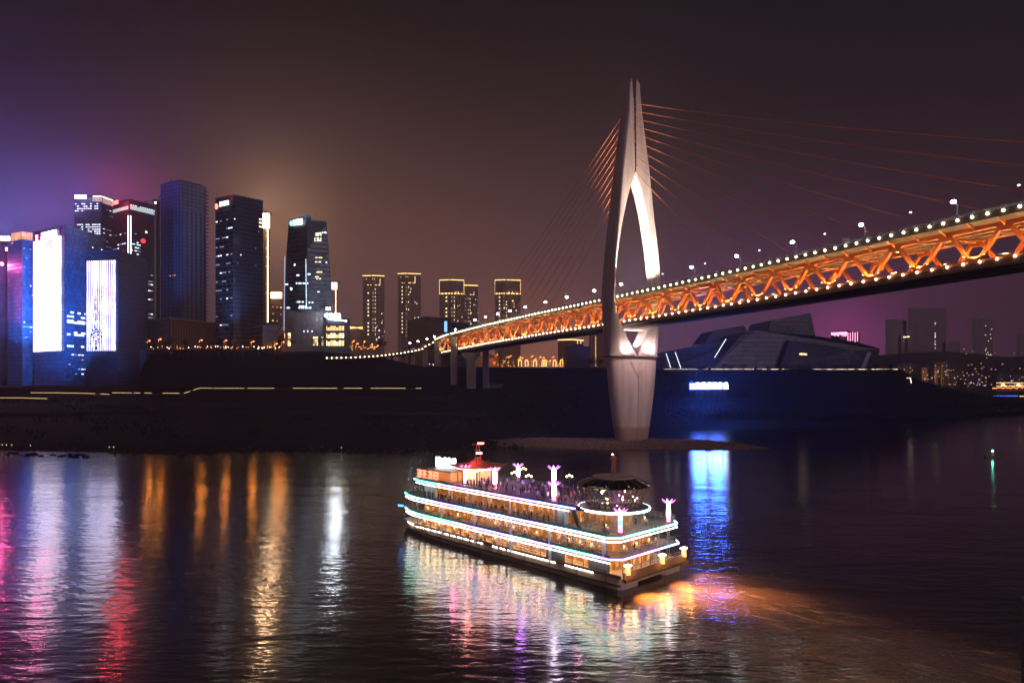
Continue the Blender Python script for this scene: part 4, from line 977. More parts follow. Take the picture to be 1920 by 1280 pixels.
# its podium
pe = Tower('low_building', 'maroon podium hall with tall lit windows at the foot of the tapered tower', 'building', 534, 549, 607, 584, 585, 588, 556, 55, facade('maroon podium', (.055, .03, .035), (.02, .02, .03), 6, 4, .3, .5, .5, .1, 15.0))
px_windows(pe.e, [(570, 621), (577, 621), (585, 621)], 554, .9, 1.5, ['vio'])
m = MB()
for i in range(5): m.bar(P(554 + i * 7.7, 597, 554.5), P(554 + i * 7.7, 621, 555), .5, .5)
m.build('facade_rib', surf('maroon rib', (.13, .08, .08), .6), pe.e)
for x0, x1, y0, y1 in ((533.5, 545, 624, 634), (537, 545, 637, 648.5), (587, 596, 631, 634.5), (587, 596, 636, 647.5), (603, 606, 631, 634), (603.5, 606, 637, 647.5)):
    zq = 553; m = MB(); m.add([P(x0, y0, zq), P(x1, y0, zq), P(x1, y1, zq), P(x0, y1, zq), P(x0, y0, zq + .4), P(x1, y0, zq + .4), P(x1, y1, zq + .4), P(x0, y1, zq + .4)], [(0, 1, 2, 3), (4, 5, 6, 7), (0, 1, 5, 4), (1, 2, 6, 5), (2, 3, 7, 6), (3, 0, 4, 7)])
    fr_ = m.build('lit_window', WLIT['warm'], pe.e); m = MB()
    for i in range(1, 4): m.bar(P(x0 + (x1 - x0) * i / 4, y0, zq - .2), P(x0 + (x1 - x0) * i / 4, y1, zq - .2), .18)
    m.build('window_bar', pole_m, fr_)
# small corner building with rooftop sign
b9 = Tower('office_building', 'small rounded office block with blazing white roof sign and three lit storeys', 'building', 606, 608, 656, 597, 598, 601, 548, 54, facade('blue render', (.06, .08, .14), (.05, .06, .10), 5, 3, .3, .3, .6, .1, 17.0), deep=24)
glyph_sign(b9.e, P(609, 598, 545), (1, .06, 0), 12.5, 4.8, 4, csign, 29)
m = MB(); m.bar(P(610, 597.5, 546), P(650, 601.5, 549), .8, .8); m.build('roof_light', csign, b9.e)
for y0, y1, x1, mt in ((611, 619.5, 646, 'amber'), (624.5, 633.5, 646, 'warm'), (638, 648, 646, 'warm')):
    zq = 545
    for i in range(7):
        xa = 609 + i * (x1 - 609) / 7; xb = xa + (x1 - 609) / 7 - 1.0
        yy0 = y0 + (2.6 if (i % 3 == 1) else 0)
        m = MB(); c4 = [(xa, yy0), (xb, yy0), (xb, y1), (xa, y1)]
        m.add([P(q[0], q[1], zq) for q in c4] + [P(q[0], q[1], zq + .5) for q in c4], [(0, 1, 2, 3), (4, 5, 6, 7), (0, 1, 5, 4), (1, 2, 6, 5), (2, 3, 7, 6), (3, 0, 4, 7)])
        m.build('lit_window', WLIT[mt] if (i + int(y0)) % 4 else WLIT['amber'], b9.e)
m = MB()
for y in (609, 621.5, 635.5): m.bar(P(606.5, y, 544.4), P(649, y + .6, 544.4), .5, .9)
m.build('floor_band', surf('band paint', (.15, .13, .14), .6), b9.e)
# --- residential towers with yellow outlines
res = facade('residential wall', (.30, .21, .19), (.08, .06, .06), 3.0, 2.6, .42, .45, .7, 0, 21.0)
def res_tower(label, xl, xc, xr, yt, z, crown_h=12, stack=True, seed=1, box=False):
    tt = Tower('apartment_tower', label, 'apartment tower', xl, xc, xr, yt + .6, yt, yt + .9, z, 43, res, group='outlined apartment towers')
    H_ = lambda y: PH(y, z)
    m_ = MB()
    for a, b in ((tt.L, tt.C), (tt.C, tt.Rr)):
        m_.bar((a.x, a.y - .6, tt.h1 + 1), (b.x, b.y - .6, tt.h1 + 1), .6, .8)
        if box:
            m_.bar((a.x, a.y - .8, H_(yt + 24)), (b.x, b.y - .8, H_(yt + 24)), .7, 1.0)
    if box:
        for q in (tt.L, tt.Rr): m_.bar((q.x, q.y - .6, H_(yt + 25)), (q.x, q.y - .6, tt.h1), .32)
        for i in range(5):
            p_ = tt.pt('r', .1 + i * .2, 0, .6); m_.bar((p_.x, p_.y, H_(yt + 20)), (p_.x, p_.y, H_(yt + 25)), .45)
    else:
        for fa, f0, f1 in (('l', .35, .95), ('r', .1, .6)):
            p0 = tt.pt(fa, f0, H_(yt + 16), .5); p1 = tt.pt(fa, f1, H_(yt + 16), .5); m_.bar(p0, p1, .35, .5)
            for q in (p0, p1): m_.bar(q, q + Vector((0, 0, (12 if crown_h > 9 else 6) * z / F)), .4)
    m_.build('outline_light', out_y, tt.e)
    r_ = random.Random(seed); rows__ = rows_(yt + 24, 640, z, 4.4 * z / F * 1.6)
    for fa, cols_ in (('l', (.55, .92)), ('r', (.12,))):
        a, b = tt.face(fa); lit(tt.e, a, b, [(c, h, 'warm') for h in rows__ for c in cols_ if r_.random() < .8], 2.0, 1.5, .5)
    a, b = tt.face('r'); lit(tt.e, a, b, [(r_.random(), H_(r_.uniform(yt + 20, 640)), r_.choice(('warm', 'amber', 'cool'))) for i in range(12)], 1.7, 1.4, .4)
    m_ = MB()
    for fa in ('l', 'r'):
        for f in (.08, .38, .66, .9):
            p = tt.pt(fa, f, 0, .5); m_.box((p.x, p.y, (43 + tt.h1 - 4) / 2), (1.6, 1.6, tt.h1 - 47), rz=.4)
    m_.build('bay_windows', res, tt.e)
    return tt
res_tower('leftmost apartment tower with thin yellow roofline, standing alone right of the tapered tower', 680, 700, 721, 518, 900, 12, seed=2)
res_tower('apartment tower with yellow roofline, partly behind the low dark hall', 746, 762, 789, 514, 930, seed=3)
res_tower('broad apartment tower with double yellow crown bands, left of its shorter twin', 824, 848, 870, 526, 900, seed=4, box=True)
res_tower('shorter apartment tower with yellow crown touching the broad crowned tower', 868, 878, 896, 536, 905, 6, seed=5)
res_tower('apartment tower with yellow crown seen through the left stay cables', 928, 945, 976, 526, 900, seed=6, box=True)
dh = Tower('exhibition_hall', 'low dark gable hall with one blue lit window, in front of the apartment towers', 'building', 765, 798, 845, 602, 595, 599, 690, 43, facade('dark hall', (.05, .04, .05), (.035, .03, .04), 4, 3, .3, .2, .5, .2, 25.0))
m = MB(); c4 = [(833, 602), (838.5, 602), (838.5, 622), (833, 622)]; m.add([P(x, y, 684) for x, y in c4] + [P(x, y, 684.5) for x, y in c4], [(0, 1, 2, 3), (4, 5, 6, 7), (0, 1, 5, 4), (1, 2, 6, 5), (2, 3, 7, 6), (3, 0, 4, 7)]); m.build('lit_window', glow('window blue', (.25, .5, 1.0), 1.6), dh.e)
g2 = Tower('low_building', 'dark annex right of the gable hall, behind the ramp', 'building', 845, 846, 890, 606, 606, 612, 700, 43, blk, deep=30)
ob = Tower('apartment_block', 'hazy block with yellow lit roof edge seen between small office block and leftmost apartment tower', 'apartment tower', 655, 656, 680, 613, 613, 614, 900, 54, res, deep=30)
m = MB(); m.bar(P(655, 612.5, 898), P(680, 616, 898), .8, 1.0); m.bar(P(655, 616, 898), P(680, 613, 898), .5, .8); m.build('outline_light', out_y, ob.e)
# blocks under the bridge, right of the piers
u1 = Tower('apartment_block', 'warm lit apartment block with yellow roof outline under the bridge deck', 'apartment tower', 1046, 1072, 1094, 638, 637, 639, 800, 43, facade('warm block', (.22, .11, .07), (.08, .05, .04), 3, 2.4, .4, .4, .7, 0, 27.0), group='outlined apartment towers')
m = MB()
for a, b in ((u1.L, u1.C), (u1.C, u1.Rr)): m.bar((a.x, a.y - .5, u1.h1 + .5), (b.x, b.y - .5, u1.h1 + .5), .6, 1)
m.build('outline_light', out_y, u1.e)
m = MB()
for x in (1083, 1089):
    for i in range(8): m.ball(P(x, 640 + i * 3.0, 790), .6, 6, 4)
m.build('light_dots', out_y, u1.e)
u2 = Tower('apartment_block', 'apartment block beside the white tower foot with a column of small yellow lights', 'apartment tower', 1104, 1112, 1140, 600, 600, 601, 820, 43, facade('warm block', (.22, .11, .07), (.08, .05, .04), 3, 2.4, .4, .4, .7, 0, 27.0), deep=30)
m = MB()
for i in range(13): m.ball(P(1117, 632 + i * 4.4, 812), .55, 6, 4)
m.build('light_dots', out_y, u2.e)
u3 = Tower('low_building', 'dark flat roofed block below the bridge, just left of the white tower', 'building', 1056, 1062, 1106, 652, 651, 652, 560, 42, facade('dark slab', (.03, .026, .03), (.02, .018, .022), 4, 3, .3, .2, .6, .1, 29.0))
u4 = Tower('low_building', 'long low terrace building with orange washed wall behind the pier', 'building', 890, 892, 935, 668, 668, 672, 640, 43, facade('warm block', (.22, .11, .07), (.08, .05, .04), 3, 2.4, .4, .4, .7, 0, 27.0), deep=30)
# riverside shed and walls
sh = Tower('shed', 'plain pale shed with one small lit window on the bank right of the bridge piers', 'shed', 936, 948, 974, 696, 696, 698, 540, 28, surf('shed wall', (.13, .095, .085), .9, var=.3, scale=.2))
lit(sh.e, sh.C, sh.Rr, [(.45, PH(702, 540), 'cool')], 1.3, .9)
m = MB(); m.box(P(968, 712, 536), (1.6, .6, 5)); m.box(P(963, 712, 537), (1.2, .6, 4)); m.build('door', surf('door dark', (.02, .016, .016), .8), sh.e)
for (x0, x1, y0, y1, zq, lab) in ((945, 1070, 727, 741, 500, 'long plain riverside wall right of the bridge piers'), (917, 944, 719, 731, 510, 'short low wall piece directly right of the right pier')):
    we = MB(); we.add([P(x0, y0 + 1, zq), P(x1, y0, zq + 8), P(x1, y1, zq + 8), P(x0, y1 + 6, zq)] + [P(x0, y0 + 1, zq) + Vector((0, .8, 0)), P(x1, y0, zq + 8) + Vector((0, .8, 0)), P(x1, y1, zq + 8) + Vector((0, .8, 0)), P(x0, y1 + 6, zq) + Vector((0, .8, 0))], [(0, 1, 2, 3), (4, 5, 6, 7), (0, 1, 5, 4), (1, 2, 6, 5), (2, 3, 7, 6), (3, 0, 4, 7)])
    tag(we.build('riverside_wall', surf('shed wall', (.13, .095, .085), .9)), lab, 'wall')
for (x, y, lab) in ((965, 722, 'white gabled hut roof beside the shed'), (993, 720, 'small white hut at the right of the shed')):
    he = empty('hut', P(x, y + 6, 525), label=lab, cat='hut'); c_ = P(x, y + 2, 525); w_ = 11 if x < 980 else 3.5
    m = MB(); m.box(c_ - Vector((0, 0, 1)), (w_, 5, 3.4)); m.build('wall', surf('hut wall', (.2, .15, .14), .9), he)
    m = MB(); m.prism([(c_.x - w_ / 2 - .4, c_.y - 2.8), (c_.x + w_ / 2 + .4, c_.y - 2.8), (c_.x + w_ / 2 + .4, c_.y + 2.8), (c_.x - w_ / 2 - .4, c_.y + 2.8)], c_.z + .7, lambda i: c_.z + (1.1 if i < 2 else 2.4)); m.build('roof', surf('hut roof', (.4, .33, .31), .8), he)
# sodium lamps: quay road on the left plateau and the road under the bridge
def sod(x, y, z, base, lab, grp_, r=.55, mat=sodium):
    hd_ = P(x, y, z); L = Vector((hd_.x - .9, hd_.y, base)); hgt = hd_.z - base - .2
    o = street_lamp(L, hgt, (1, 0, 0), mat, r); o.name = 'street_lamp'
    d = bpy.data.lights.new('sodium_glow', 'POINT'); d.energy = 4500; d.color = (1.0, .30, .04); d.shadow_soft_size = .8; g = bpy.data.objects.new('sodium_glow', d); col.objects.link(g); g.parent = o; g.location = hd_ - L - Vector((0, 0, 1.2))
    tag(o, lab, 'street lamp', grp_); return o
LX = [(278, 638.5), (299, 635.5), (376, 637.5), (422, 638), (473, 640), (517, 644), (529.5, 641)]
for i, (x, y) in enumerate(LX): sod(x, y, 545, 55, f'orange lamp on the quay road under the dark towers, {ORD[i]} from the left', 'orange lamps on the quay road', .75)
for i, (x, y) in enumerate(((645, 645), (650, 652), (662, 639), (669, 644), (682, 640), (696, 645), (707, 648))): sod(x, y, 700, 52, f'orange lamp beside the ramp and small office block, {ORD[i]} of its cluster', 'orange lamps beside the ramp', .85)
for i, (x, y) in enumerate(((931, 664.5), (951, 669), (956, 667), (972, 674), (974, 669), (978, 671), (996, 667.5), (1003, 673), (1012, 669), (1018, 670), (1030, 676), (1036, 669), (1055, 672), (1105, 674))): sod(x, y, 680, 43, f'orange lamp on the road between bridge piers and white tower, {ORD[i]} of its row', 'orange lamps on the road under the bridge', .62)
og = glow('small amber light', (1.0, .28, .05), 3.2); yg = glow('small gold light', (1.0, .46, .12), 2.6)
def small_lights(n, xr, yr, z, mats, name, lab, cat, r=.35, pole=True, seed=1):
    r_ = random.Random(seed); src = {}; xx_ = sorted(r_.uniform(*xr) for i in range(n))
    for i in range(n):
        x = xx_[i]; y = r_.uniform(*yr); zz = z + r_.uniform(-8, 8); mt = r_.choice(mats); k_ = mt.name
        if k_ not in src:
            m_ = MB(); m_.ball((0, 0, 0), r, 6, 4, mi=0); m_.bar((0, 0, -r), (0, 0, -2.4), .12, mi=1)
            o = m_.build(name, [mt, pole_m]); src[k_] = o.data
            o.location = P(x, y, zz)
        else:
            o = bpy.data.objects.new(name, src[k_]); col.objects.link(o); o.location = P(x, y, zz)
        tag(o, f'{lab}, {ordw(i + 1)} from the left', cat, lab)
small_lights(64, (280, 525), (649, 653.5), 548, [og, yg, glow('tiny white light', (1, .85, .7), 7)], 'path_lamp', 'tiny amber light on the quay road edge', 'path lamp', .32, seed=3)
small_lights(40, (640, 708), (648, 654), 690, [og, yg], 'path_lamp', 'tiny amber light among the lamps beside the ramp', 'path lamp', .4, seed=4)
small_lights(46, (925, 1058), (676, 687), 670, [og, yg], 'path_lamp', 'tiny amber light along the road under the bridge', 'path lamp', .4, seed=5)
small_lights(18, (748, 832), (680, 700), 640, [yg, WLIT['cool']], 'path_lamp', 'tiny light between the approach columns', 'path lamp', .4, seed=6)
# golden arches beside the road under the bridge
for i, x in enumerate((975, 987.5, 1003, 1019, 1022, 1040, 1053)):
    e_ = empty('light_arch', P(x, 687, 665), label=f'glowing gold arch frame on the road under the bridge, {ORD[i]} from the left', cat='light arch', group='gold light arches')
    m = MB(); pts = [P(x - 2.6, 687, 665), P(x - 2.6, 678, 665), P(x - 1.4, 674.5, 665), P(x + 1.4, 674.5, 665), P(x + 2.6, 678, 665), P(x + 2.6, 687, 665)]; m.tube(pts, .42, 6); m.build('arch_tube', glow('arch gold', (1.0, .55, .14), 2.2), e_)
    m = MB(); m.bar(pts[0], pts[0] + Vector((0, 0, -1.5)), 1.0); m.bar(pts[-1], pts[-1] + Vector((0, 0, -1.5)), 1.0); m.build('foot', pole_m, e_)
# quay wall below the plateau, with promenade railing lights
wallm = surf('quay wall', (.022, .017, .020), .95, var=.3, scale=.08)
m = MB(); pts = [(262, 656), (420, 655), (520, 658), (610, 664), (700, 671), (790, 690)]
ff = [P(x, y, 529 + (x - 262) * .02) for x, y in pts]
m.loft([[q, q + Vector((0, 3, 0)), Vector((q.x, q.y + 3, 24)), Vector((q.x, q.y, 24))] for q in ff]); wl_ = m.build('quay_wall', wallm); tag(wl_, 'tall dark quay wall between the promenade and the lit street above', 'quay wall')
m = MB()
for i in range(34):
    x = 275 + i * 15; yt = interp(pts, x) + 4; q = P(x, yt, 528); m.box((q.x, q.y, (q.z + 27) / 2), (.9, 1.4, q.z - 27))
m.build('buttress', wallm, wl_)
gstrip = glow('promenade strip', (1.0, .72, .30), 2.2)
PRO = [((0, 745.5), (38, 745.5), (90, 747)), ((58, 736), (105, 736), (160, 737), (205, 739)), ((210, 736), (345, 737), (375, 727), (400, 727.5), (560, 727.5), (790, 727.5))]
for i, seg in enumerate(PRO):
    z_ = 492 if i else 462
    e_ = empty('promenade_railing', P(seg[0][0], seg[0][1] + 2, z_), label=('short lit railing line at the far left, nearest the water', 'lit railing line below the two striped screens', 'long lit railing line along the dark quay, with a step up in the middle')[i], cat='railing')
    m = MB(); m2 = MB(); m3 = MB()
    for (xa, ya), (xb, yb) in zip(seg, seg[1:]):
        x = xa
        while x < xb:
            L_ = rnd.uniform(2, 16); x2 = min(xb, x + L_); f0 = (x - xa) / (xb - xa); f1 = (x2 - xa) / (xb - xa)
            if rnd.random() > .12: m.bar(P(x, ya + (yb - ya) * f0, z_), P(x2, ya + (yb - ya) * f1, z_), .16, .16)
            q = P(x, ya + (yb - ya) * f0, z_); m2.bar(q - Vector((0, 0, 1.3)), q + Vector((0, 0, .1)), .15); x = x2 + rnd.uniform(0, 1.2)
        m3.bar(P(xa, ya + 1.6, z_ + .5), P(xb, yb + 1.6, z_ + .5), .8, 1.2)
    m.build('rail_light', gstrip, e_); m2.build('rail_post', pole_m, e_); m3.build('kerb', wallm, e_)
# --- theatre on the right bank
th_m = facade('theatre glass', (.022, .026, .036), (.028, .034, .05), 4.2, 3.2, .12, .06, .4, .3, 33.0)
the = empty('theatre', (PX(1450, 640), 640, 42), label='huge angular glass theatre like a folded ship on the right bank', cat='theatre')
def fold(name, pts, z0, z1, mat=th_m):
    """faceted volume: front outline at z0, back outline pulled in at z1"""
    m_ = MB(); fr_ = [P(x, y, z0 + dz) for x, y, dz in pts]; bk = [Vector((p.x, z1, p.z)) for p in fr_]
    m_.loft([fr_, bk]); return m_.build(name, mat, the)
fold('left_wing', [(1243, 660, 10), (1243, 692, 10), (1440, 692, 0), (1440, 622, 0), (1381, 634, 0)], 640, 720)
fold('main_hull', [(1335, 692, -8), (1640, 692, 6), (1650, 655, 10), (1640, 650, 10), (1600, 640, 6), (1530, 630, 0), (1415, 619, 0), (1395, 622, 0)], 630, 730)
fold('prow', [(1592, 692, -4), (1640, 692, 0), (1650, 654, 4), (1600, 657, -6)], 622, 640)
fold('front_fold', [(1460, 692, -8), (1590, 692, -12), (1600, 657, -14), (1545, 646, -8), (1480, 638, -2)], 628, 650)
fold('rear_block', [(1322, 642, 0), (1340, 619, 0), (1395, 610, 0), (1401, 623, 0), (1400, 640, 0)], 690, 740)
fold('stage_tower', [(1438, 630, 0), (1446, 600, 0), (1520, 586.5, 4), (1529, 630, 4)], 660, 720)
strw = glow('theatre strip', (.85, .92, 1.0), 2.6)
m = MB()
for (xa, ya), (xb, yb) in (((1249, 663), (1258, 690)), ((1266, 660), (1277, 691)), ((1340, 670), (1362, 634))):
    for i in range(10):
        f = i / 10; g = f + .06; m.bar(P(xa + (xb - xa) * f, ya + (yb - ya) * f, 628), P(xa + (xb - xa) * g, ya + (yb - ya) * g, 628), .55)
m.build('light_strip', strw, the)
px_windows(the, [(1500, 663.5), (1503, 663.5), (1506, 663.5), (1509, 664), (1512, 664)], 612, 1.2, 1.7, ['amber', 'warm'])
m = MB()
for i in range(9): m.bar(P(1626 - i * .9 + 8, 660, 620), P(1622 - i * .9, 689, 618), .25)
m.build('fin', surf('pale fin', (.4, .45, .5), .4), the)
m = MB(); x = 1245
while x < 1682:
    L_ = rnd.uniform(3, 18); m.bar(P(x, 692.0, 593), P(min(1683, x + L_), 692.2, 593), .3, .3)
    if rnd.random() < .3: m.box(P(x + 3, 693.6, 592), (rnd.uniform(3, 10), .5, 1.1))
    x += L_ + rnd.uniform(.2, 1.5)
m.bar(P(1682, 692, 590), P(1683, 708, 588), .3); m.bar(P(1676, 708, 585), P(1707, 708.5, 585), .3); m.bar(P(1707, 708, 585), P(1708.5, 718, 585), .35); m.ball(P(1681, 709, 585), 1.0, 8, 5)
e_ = empty('terrace_railing', P(1460, 693, 606), label='bright broken line of terrace lights along the foot of the theatre', cat='railing')
m.build('rail_light', glow('terrace strip', (1.0, .84, .55), 3.2), e_)
m = MB(); m.bar(P(1243, 695, 594), P(1683, 695.2, 594), 1.2, 1.6); m.build('kerb', wallm, e_)
for xs_, c_ in (((1355, 694.5), 'rsign'), ((1342, 699), 'rsign'), ((1385, 699), 'strw')):
    pass
# pink lit building behind
pb = Tower('hotel', 'building with glowing pink neon fringe peeking over the right end of the theatre', 'hotel', 1558, 1575, 1612, 624, 622, 624, 830, 42, haze_f)
m = MB(); x = 1559
while x < 1609:
    m.bar(P(x, 622 + rnd.uniform(0, 2), 826), P(x, (629 if x < 1588 else 640) + rnd.uniform(-2, 2), 826), .6); x += 2.2 if x < 1588 else 4.5
m.bar(P(1559, 626, 826), P(1588, 624, 826), 1.0, 3.2); m.build('neon_fringe', glow('neon pink', (1.0, .28, .50), 3.2), pb.e)
# blue bank sign
zs_ = 515
sg_ = empty('bank_sign', P(1326, 732, zs_), label='row of blazing blue-white characters with square logo on the dark right bank', cat='sign')
glyph_sign(sg_, P(1303, 730, zs_), (1, 0, 0), 25.5, 5.6, 6, glow('blue sign', (.80, .90, 1.0), 15.0), 37, name='lettering')
m = MB(); m.box(P(1297.5, 724, zs_), (4.3, .5, 5.2)); m.build('logo', glow('blue logo', (.05, .10, 1.0), 2.6), sg_)
m = MB()
for dz in (-1.5, 0, 1.5): m.box(P(1297.5, 724, zs_) + Vector((0, -.5, dz)), (3.0, .3, .6))
m.box(P(1297.5, 724, zs_) + Vector((0, -.5, 0)), (.5, .3, 3.6)); m.build('logo_mark', wsign, sg_)
m = MB()
for i in range(7): q = P(1295 + i * 11, 731, zs_ + .6); m.bar(q + Vector((0, .4, 5.6)), q + Vector((0, .4, -14)), .3)
m.bar(P(1293, 731, zs_ + .8), P(1363, 731, zs_ + .8), .3); m.bar(P(1293, 719, zs_ + .8), P(1363, 719, zs_ + .8), .3); m.build('frame', surf('frame black', (.012, .012, .015), .8), sg_)
def plight(name, loc, e, colr, size, parent):
    d = bpy.data.lights.new(name, 'POINT'); d.energy = e; d.color = colr; d.shadow_soft_size = size
    o = bpy.data.objects.new(name, d); col.objects.link(o); o.location = Vector(loc) - Vector(parent.location); o.parent = parent; return o
plight('sign_glow', P(1312, 722, zs_ - 9), 100000, (.01, .11, 1.0), 5.0, sg_)
plight('sign_glow', P(1345, 722, zs_ - 9), 100000, (.01, .11, 1.0), 5.0, sg_)
plight('sign_glow', P(1400, 700, 590), 26000, (.01, .12, 1.0), 3.0, sg_)
# blue facade floodlights of the left group, then added fill for t4 and t3
def flood(loc, tgt, e, ang, parent, colr=(.04, .27, 1.0)): return spot('facade_flood_or_fill', loc, tgt, e, ang, colr, parent, .9, 2.0)
flood(P(150, 700, 480), P(150, 540, 560), 2600000, 58, tB.e)
flood(P(95, 690, 500), P(60, 560, 580), 1100000, 95, tB.e)
flood(P(30, 640, 540), P(45, 540, 590), 1800000, 90, tA.e)
flood(P(225, 690, 490), P(200, 600, 545), 260000, 90, tC.e)
flood(P(424, 642, 566), P(418, 480, 592), 220000, 75, t4.e, (.24, .55, 1.0)); flood(P(318, 593, 606), P(318, 440, 640), 70000, 80, t3.e, (.2, .35, 1.0))  # added blue fill on the two dark towers, not lamps of theirs
# added lamps standing in for the rooftop signs' halo in the haze
def halo(par, x, y, z, e, c, up=True):
    if not up: plight('sign_glow', P(x, y, z), e, c, 2.5, par); return
    d = bpy.data.lights.new('halo_spot', 'SPOT'); d.energy = e * 1.5; d.spot_size = R(165); d.spot_blend = .6; d.color = c; d.shadow_soft_size = 2.5
    o = bpy.data.objects.new('halo_spot', d); col.objects.link(o); o.location = P(x, y, z) - Vector(par.location); o.parent = par; o.rotation_euler = (R(180), 0, 0)
halo(tY.e, 5, 440, 765, 500000, (.35, .30, 1.0)); halo(tB.e, 80, 424, 572, 150000, (1.0, .12, .45)); halo(tB.e, 104, 420, 575, 260000, (.20, .18, 1.0))
halo(t1.e, 150, 364, 815, 280000, (.12, .14, 1.0)); halo(t2.e, 222, 372, 722, 200000, (1.0, .05, .10)); halo(t2.e, 222, 378, 706, 50000, (1.0, .05, .06), False); halo(tB.e, 75, 434, 548, 26000, (1.0, .08, .35), False); halo(t5.e, 499, 396, 694, 500000, (1.0, .60, .33)); halo(t5.e, 499, 414, 680, 60000, (1.0, .55, .25), False)
halo(b9.e, 628, 586, 556, 45000, (.75, .85, 1.0), False); halo(t4.e, 405, 380, 575, 60000, (1.0, .1, .1)); halo(pb.e, 1585, 615, 850, 90000, (1.0, .18, .55)); halo(te, 560, 412, 555, 60000, (.7, .9, 1.0))
halo(tZ.e, -12, 496, 606, 60000, (1.0, .10, .35), False)
m = MB(); m.add([P(-60, 470, 600), P(-14, 470, 600), P(-14, 600, 600), P(-60, 600, 600)], [(0, 1, 2, 3)]); m.build('neon_panel', glow('neon panel', (1.0, .10, .26), 12), tZ.e)
# --- far city on the right, low lights on the hills
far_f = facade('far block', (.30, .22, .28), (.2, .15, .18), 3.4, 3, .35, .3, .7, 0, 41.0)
FB = [(1660, 1672, 1700, 600, 'faint slab right of the theatre'), (1702, 1722, 1774, 578, 'widest faint tower on the far right shore'), (1690, 1694, 1704, 628, 'thin faint tower with a small gold light bar'), (1776, 1782, 1800, 640, 'low faint block'), (1822, 1838, 1862, 598, 'faint tower with a column of tiny lit windows'), (1906, 1912, 1960, 628, 'faint tower cut by the right edge')]
for i, (a_, b_, c_, y_, lb) in enumerate(FB):
    tt = Tower('far_tower', lb + ' in the haze', 'tower', a_, b_, c_, y_, y_, y_ + 1, 2100, 25, far_f)
    r_ = random.Random(60 + i)
    if i in (1, 4): lit(tt.e, tt.C, tt.Rr, [(.6 + r_.uniform(-.3, .3) * (i == 4), PH(r_.uniform(y_ + 12, 690), 2100), r_.choice(('warm', 'warm', 'cool'))) for k in range(20)], 2.8, 2.2, .5)
    if i == 2: m = MB(); m.bar(P(1694, 632, 2090), P(1705, 631, 2090), 2.0); m.build('light_bar', gsign, tt.e)
MIDB = [(1683, 1725, 683), (1728, 1752, 690), (1752, 1762, 682), (1764, 1776, 680), (1778, 1808, 700), (1812, 1850, 705), (1870, 1896, 700), (1900, 1940, 702)]
for i, (a_, c_, y_) in enumerate(MIDB):
    tt = Tower('far_building', f'small hazy riverside building, {ORD[i]} from the left of the far low row', 'building', a_, a_ + 1, c_, y_, y_, y_ + .5, 1240, 12, facade('far low block', (.16, .08, .06) if 0 else (.10, .055, .05), (.05, .035, .035), 3.4, 3, .35, .3, .7, 0, 43.0), group='far low buildings', deep=25)
    r_ = random.Random(90 + i); lit(tt.e, tt.C, tt.Rr, [(r_.random(), PH(r_.uniform(y_ + 3, y_ + 24), 1240), r_.choice(('warm', 'amber', 'vio', 'amber'))) for k in range(7)], 1.6, 1.2, .5)
    if i == 3: plight('facade_glow', P(1768, 705, 1225), 50000, (1, .5, .15), 2.0, tt.e)
r_ = random.Random(77); m = MB(); m2 = MB()
for i in range(120):
    x = r_.uniform(1700, 1960); y = 725 - abs(r_.gauss(0, 1)) * 18 if r_.random() < .7 else r_.uniform(640, 720)
    if y < 650 + max(0, 1800 - x) * .5: continue
    z_ = 1200 + (725 - y) * 7
    (m if r_.random() < .7 else m2).box(P(x, y, z_), (r_.uniform(1, 3), 1, r_.uniform(.8, 1.4)))
tag(m.build('hillside_lights', glow('far light warm', (1.0, .55, .3), 1.0)), 'tiny scattered lit windows of the far hillside town at right', 'hillside lights', kind='stuff')
tag(m2.build('hillside_lights', glow('far light pale', (.85, .75, 1.0), 1.0)), 'tiny scattered pale lights of the far hillside town at right', 'hillside lights', kind='stuff')
# far pavilion boats / lit quay at far right
fe = empty('floating_restaurant', P(1890, 735, 1160), label='long orange lit floating restaurant with pointed roofs on the far shore at the right edge', cat='floating restaurant')
m = MB(); m.box(P(1900, 730, 1160), (62, 10, 6)); m.build('hull', surf('far hull', (.08, .04, .03), .8), fe)
m = MB(); m.bar(P(1868, 717.5, 1152), P(1935, 717.5, 1152), .7); m.bar(P(1868, 723, 1152), P(1935, 723, 1152), .6); m.build('deck_light', glow('resto gold', (1.0, .6, .25), 3), fe)
m = MB(); 
for i in range(26): m.box(P(1862 + i * 3, 726 + rnd.uniform(-1, 2), 1151), (2.0, .6, 1.6))
m.build('lit_window', glow('resto orange', (1.0, .30, .08), 3), fe)
for x in (1882, 1911):
    m = MB(); q = P(x, 724, 1152); m.add([q + Vector((-5, 0, 0)), q + Vector((5, 0, 0)), q + Vector((0, 0, 5)), q + Vector((0, 6, 4))], [(0, 1, 2), (1, 3, 2), (3, 0, 2)]); m.build('gable_roof', glow('resto roof', (1.0, .65, .35), 2.5), fe)
m = MB(); m.bar(P(1864, 742, 1140), P(1908, 742, 1140), .8); m.build('quay_light', glow('quay blue', (.08, .18, 1.0), 3), fe)
m = MB(); m.bar(P(1912, 742.5, 1140), P(1935, 742.5, 1140), .8); m.build('quay_light_warm', glow('quay gold', (1.0, .7, .3), 3), fe)
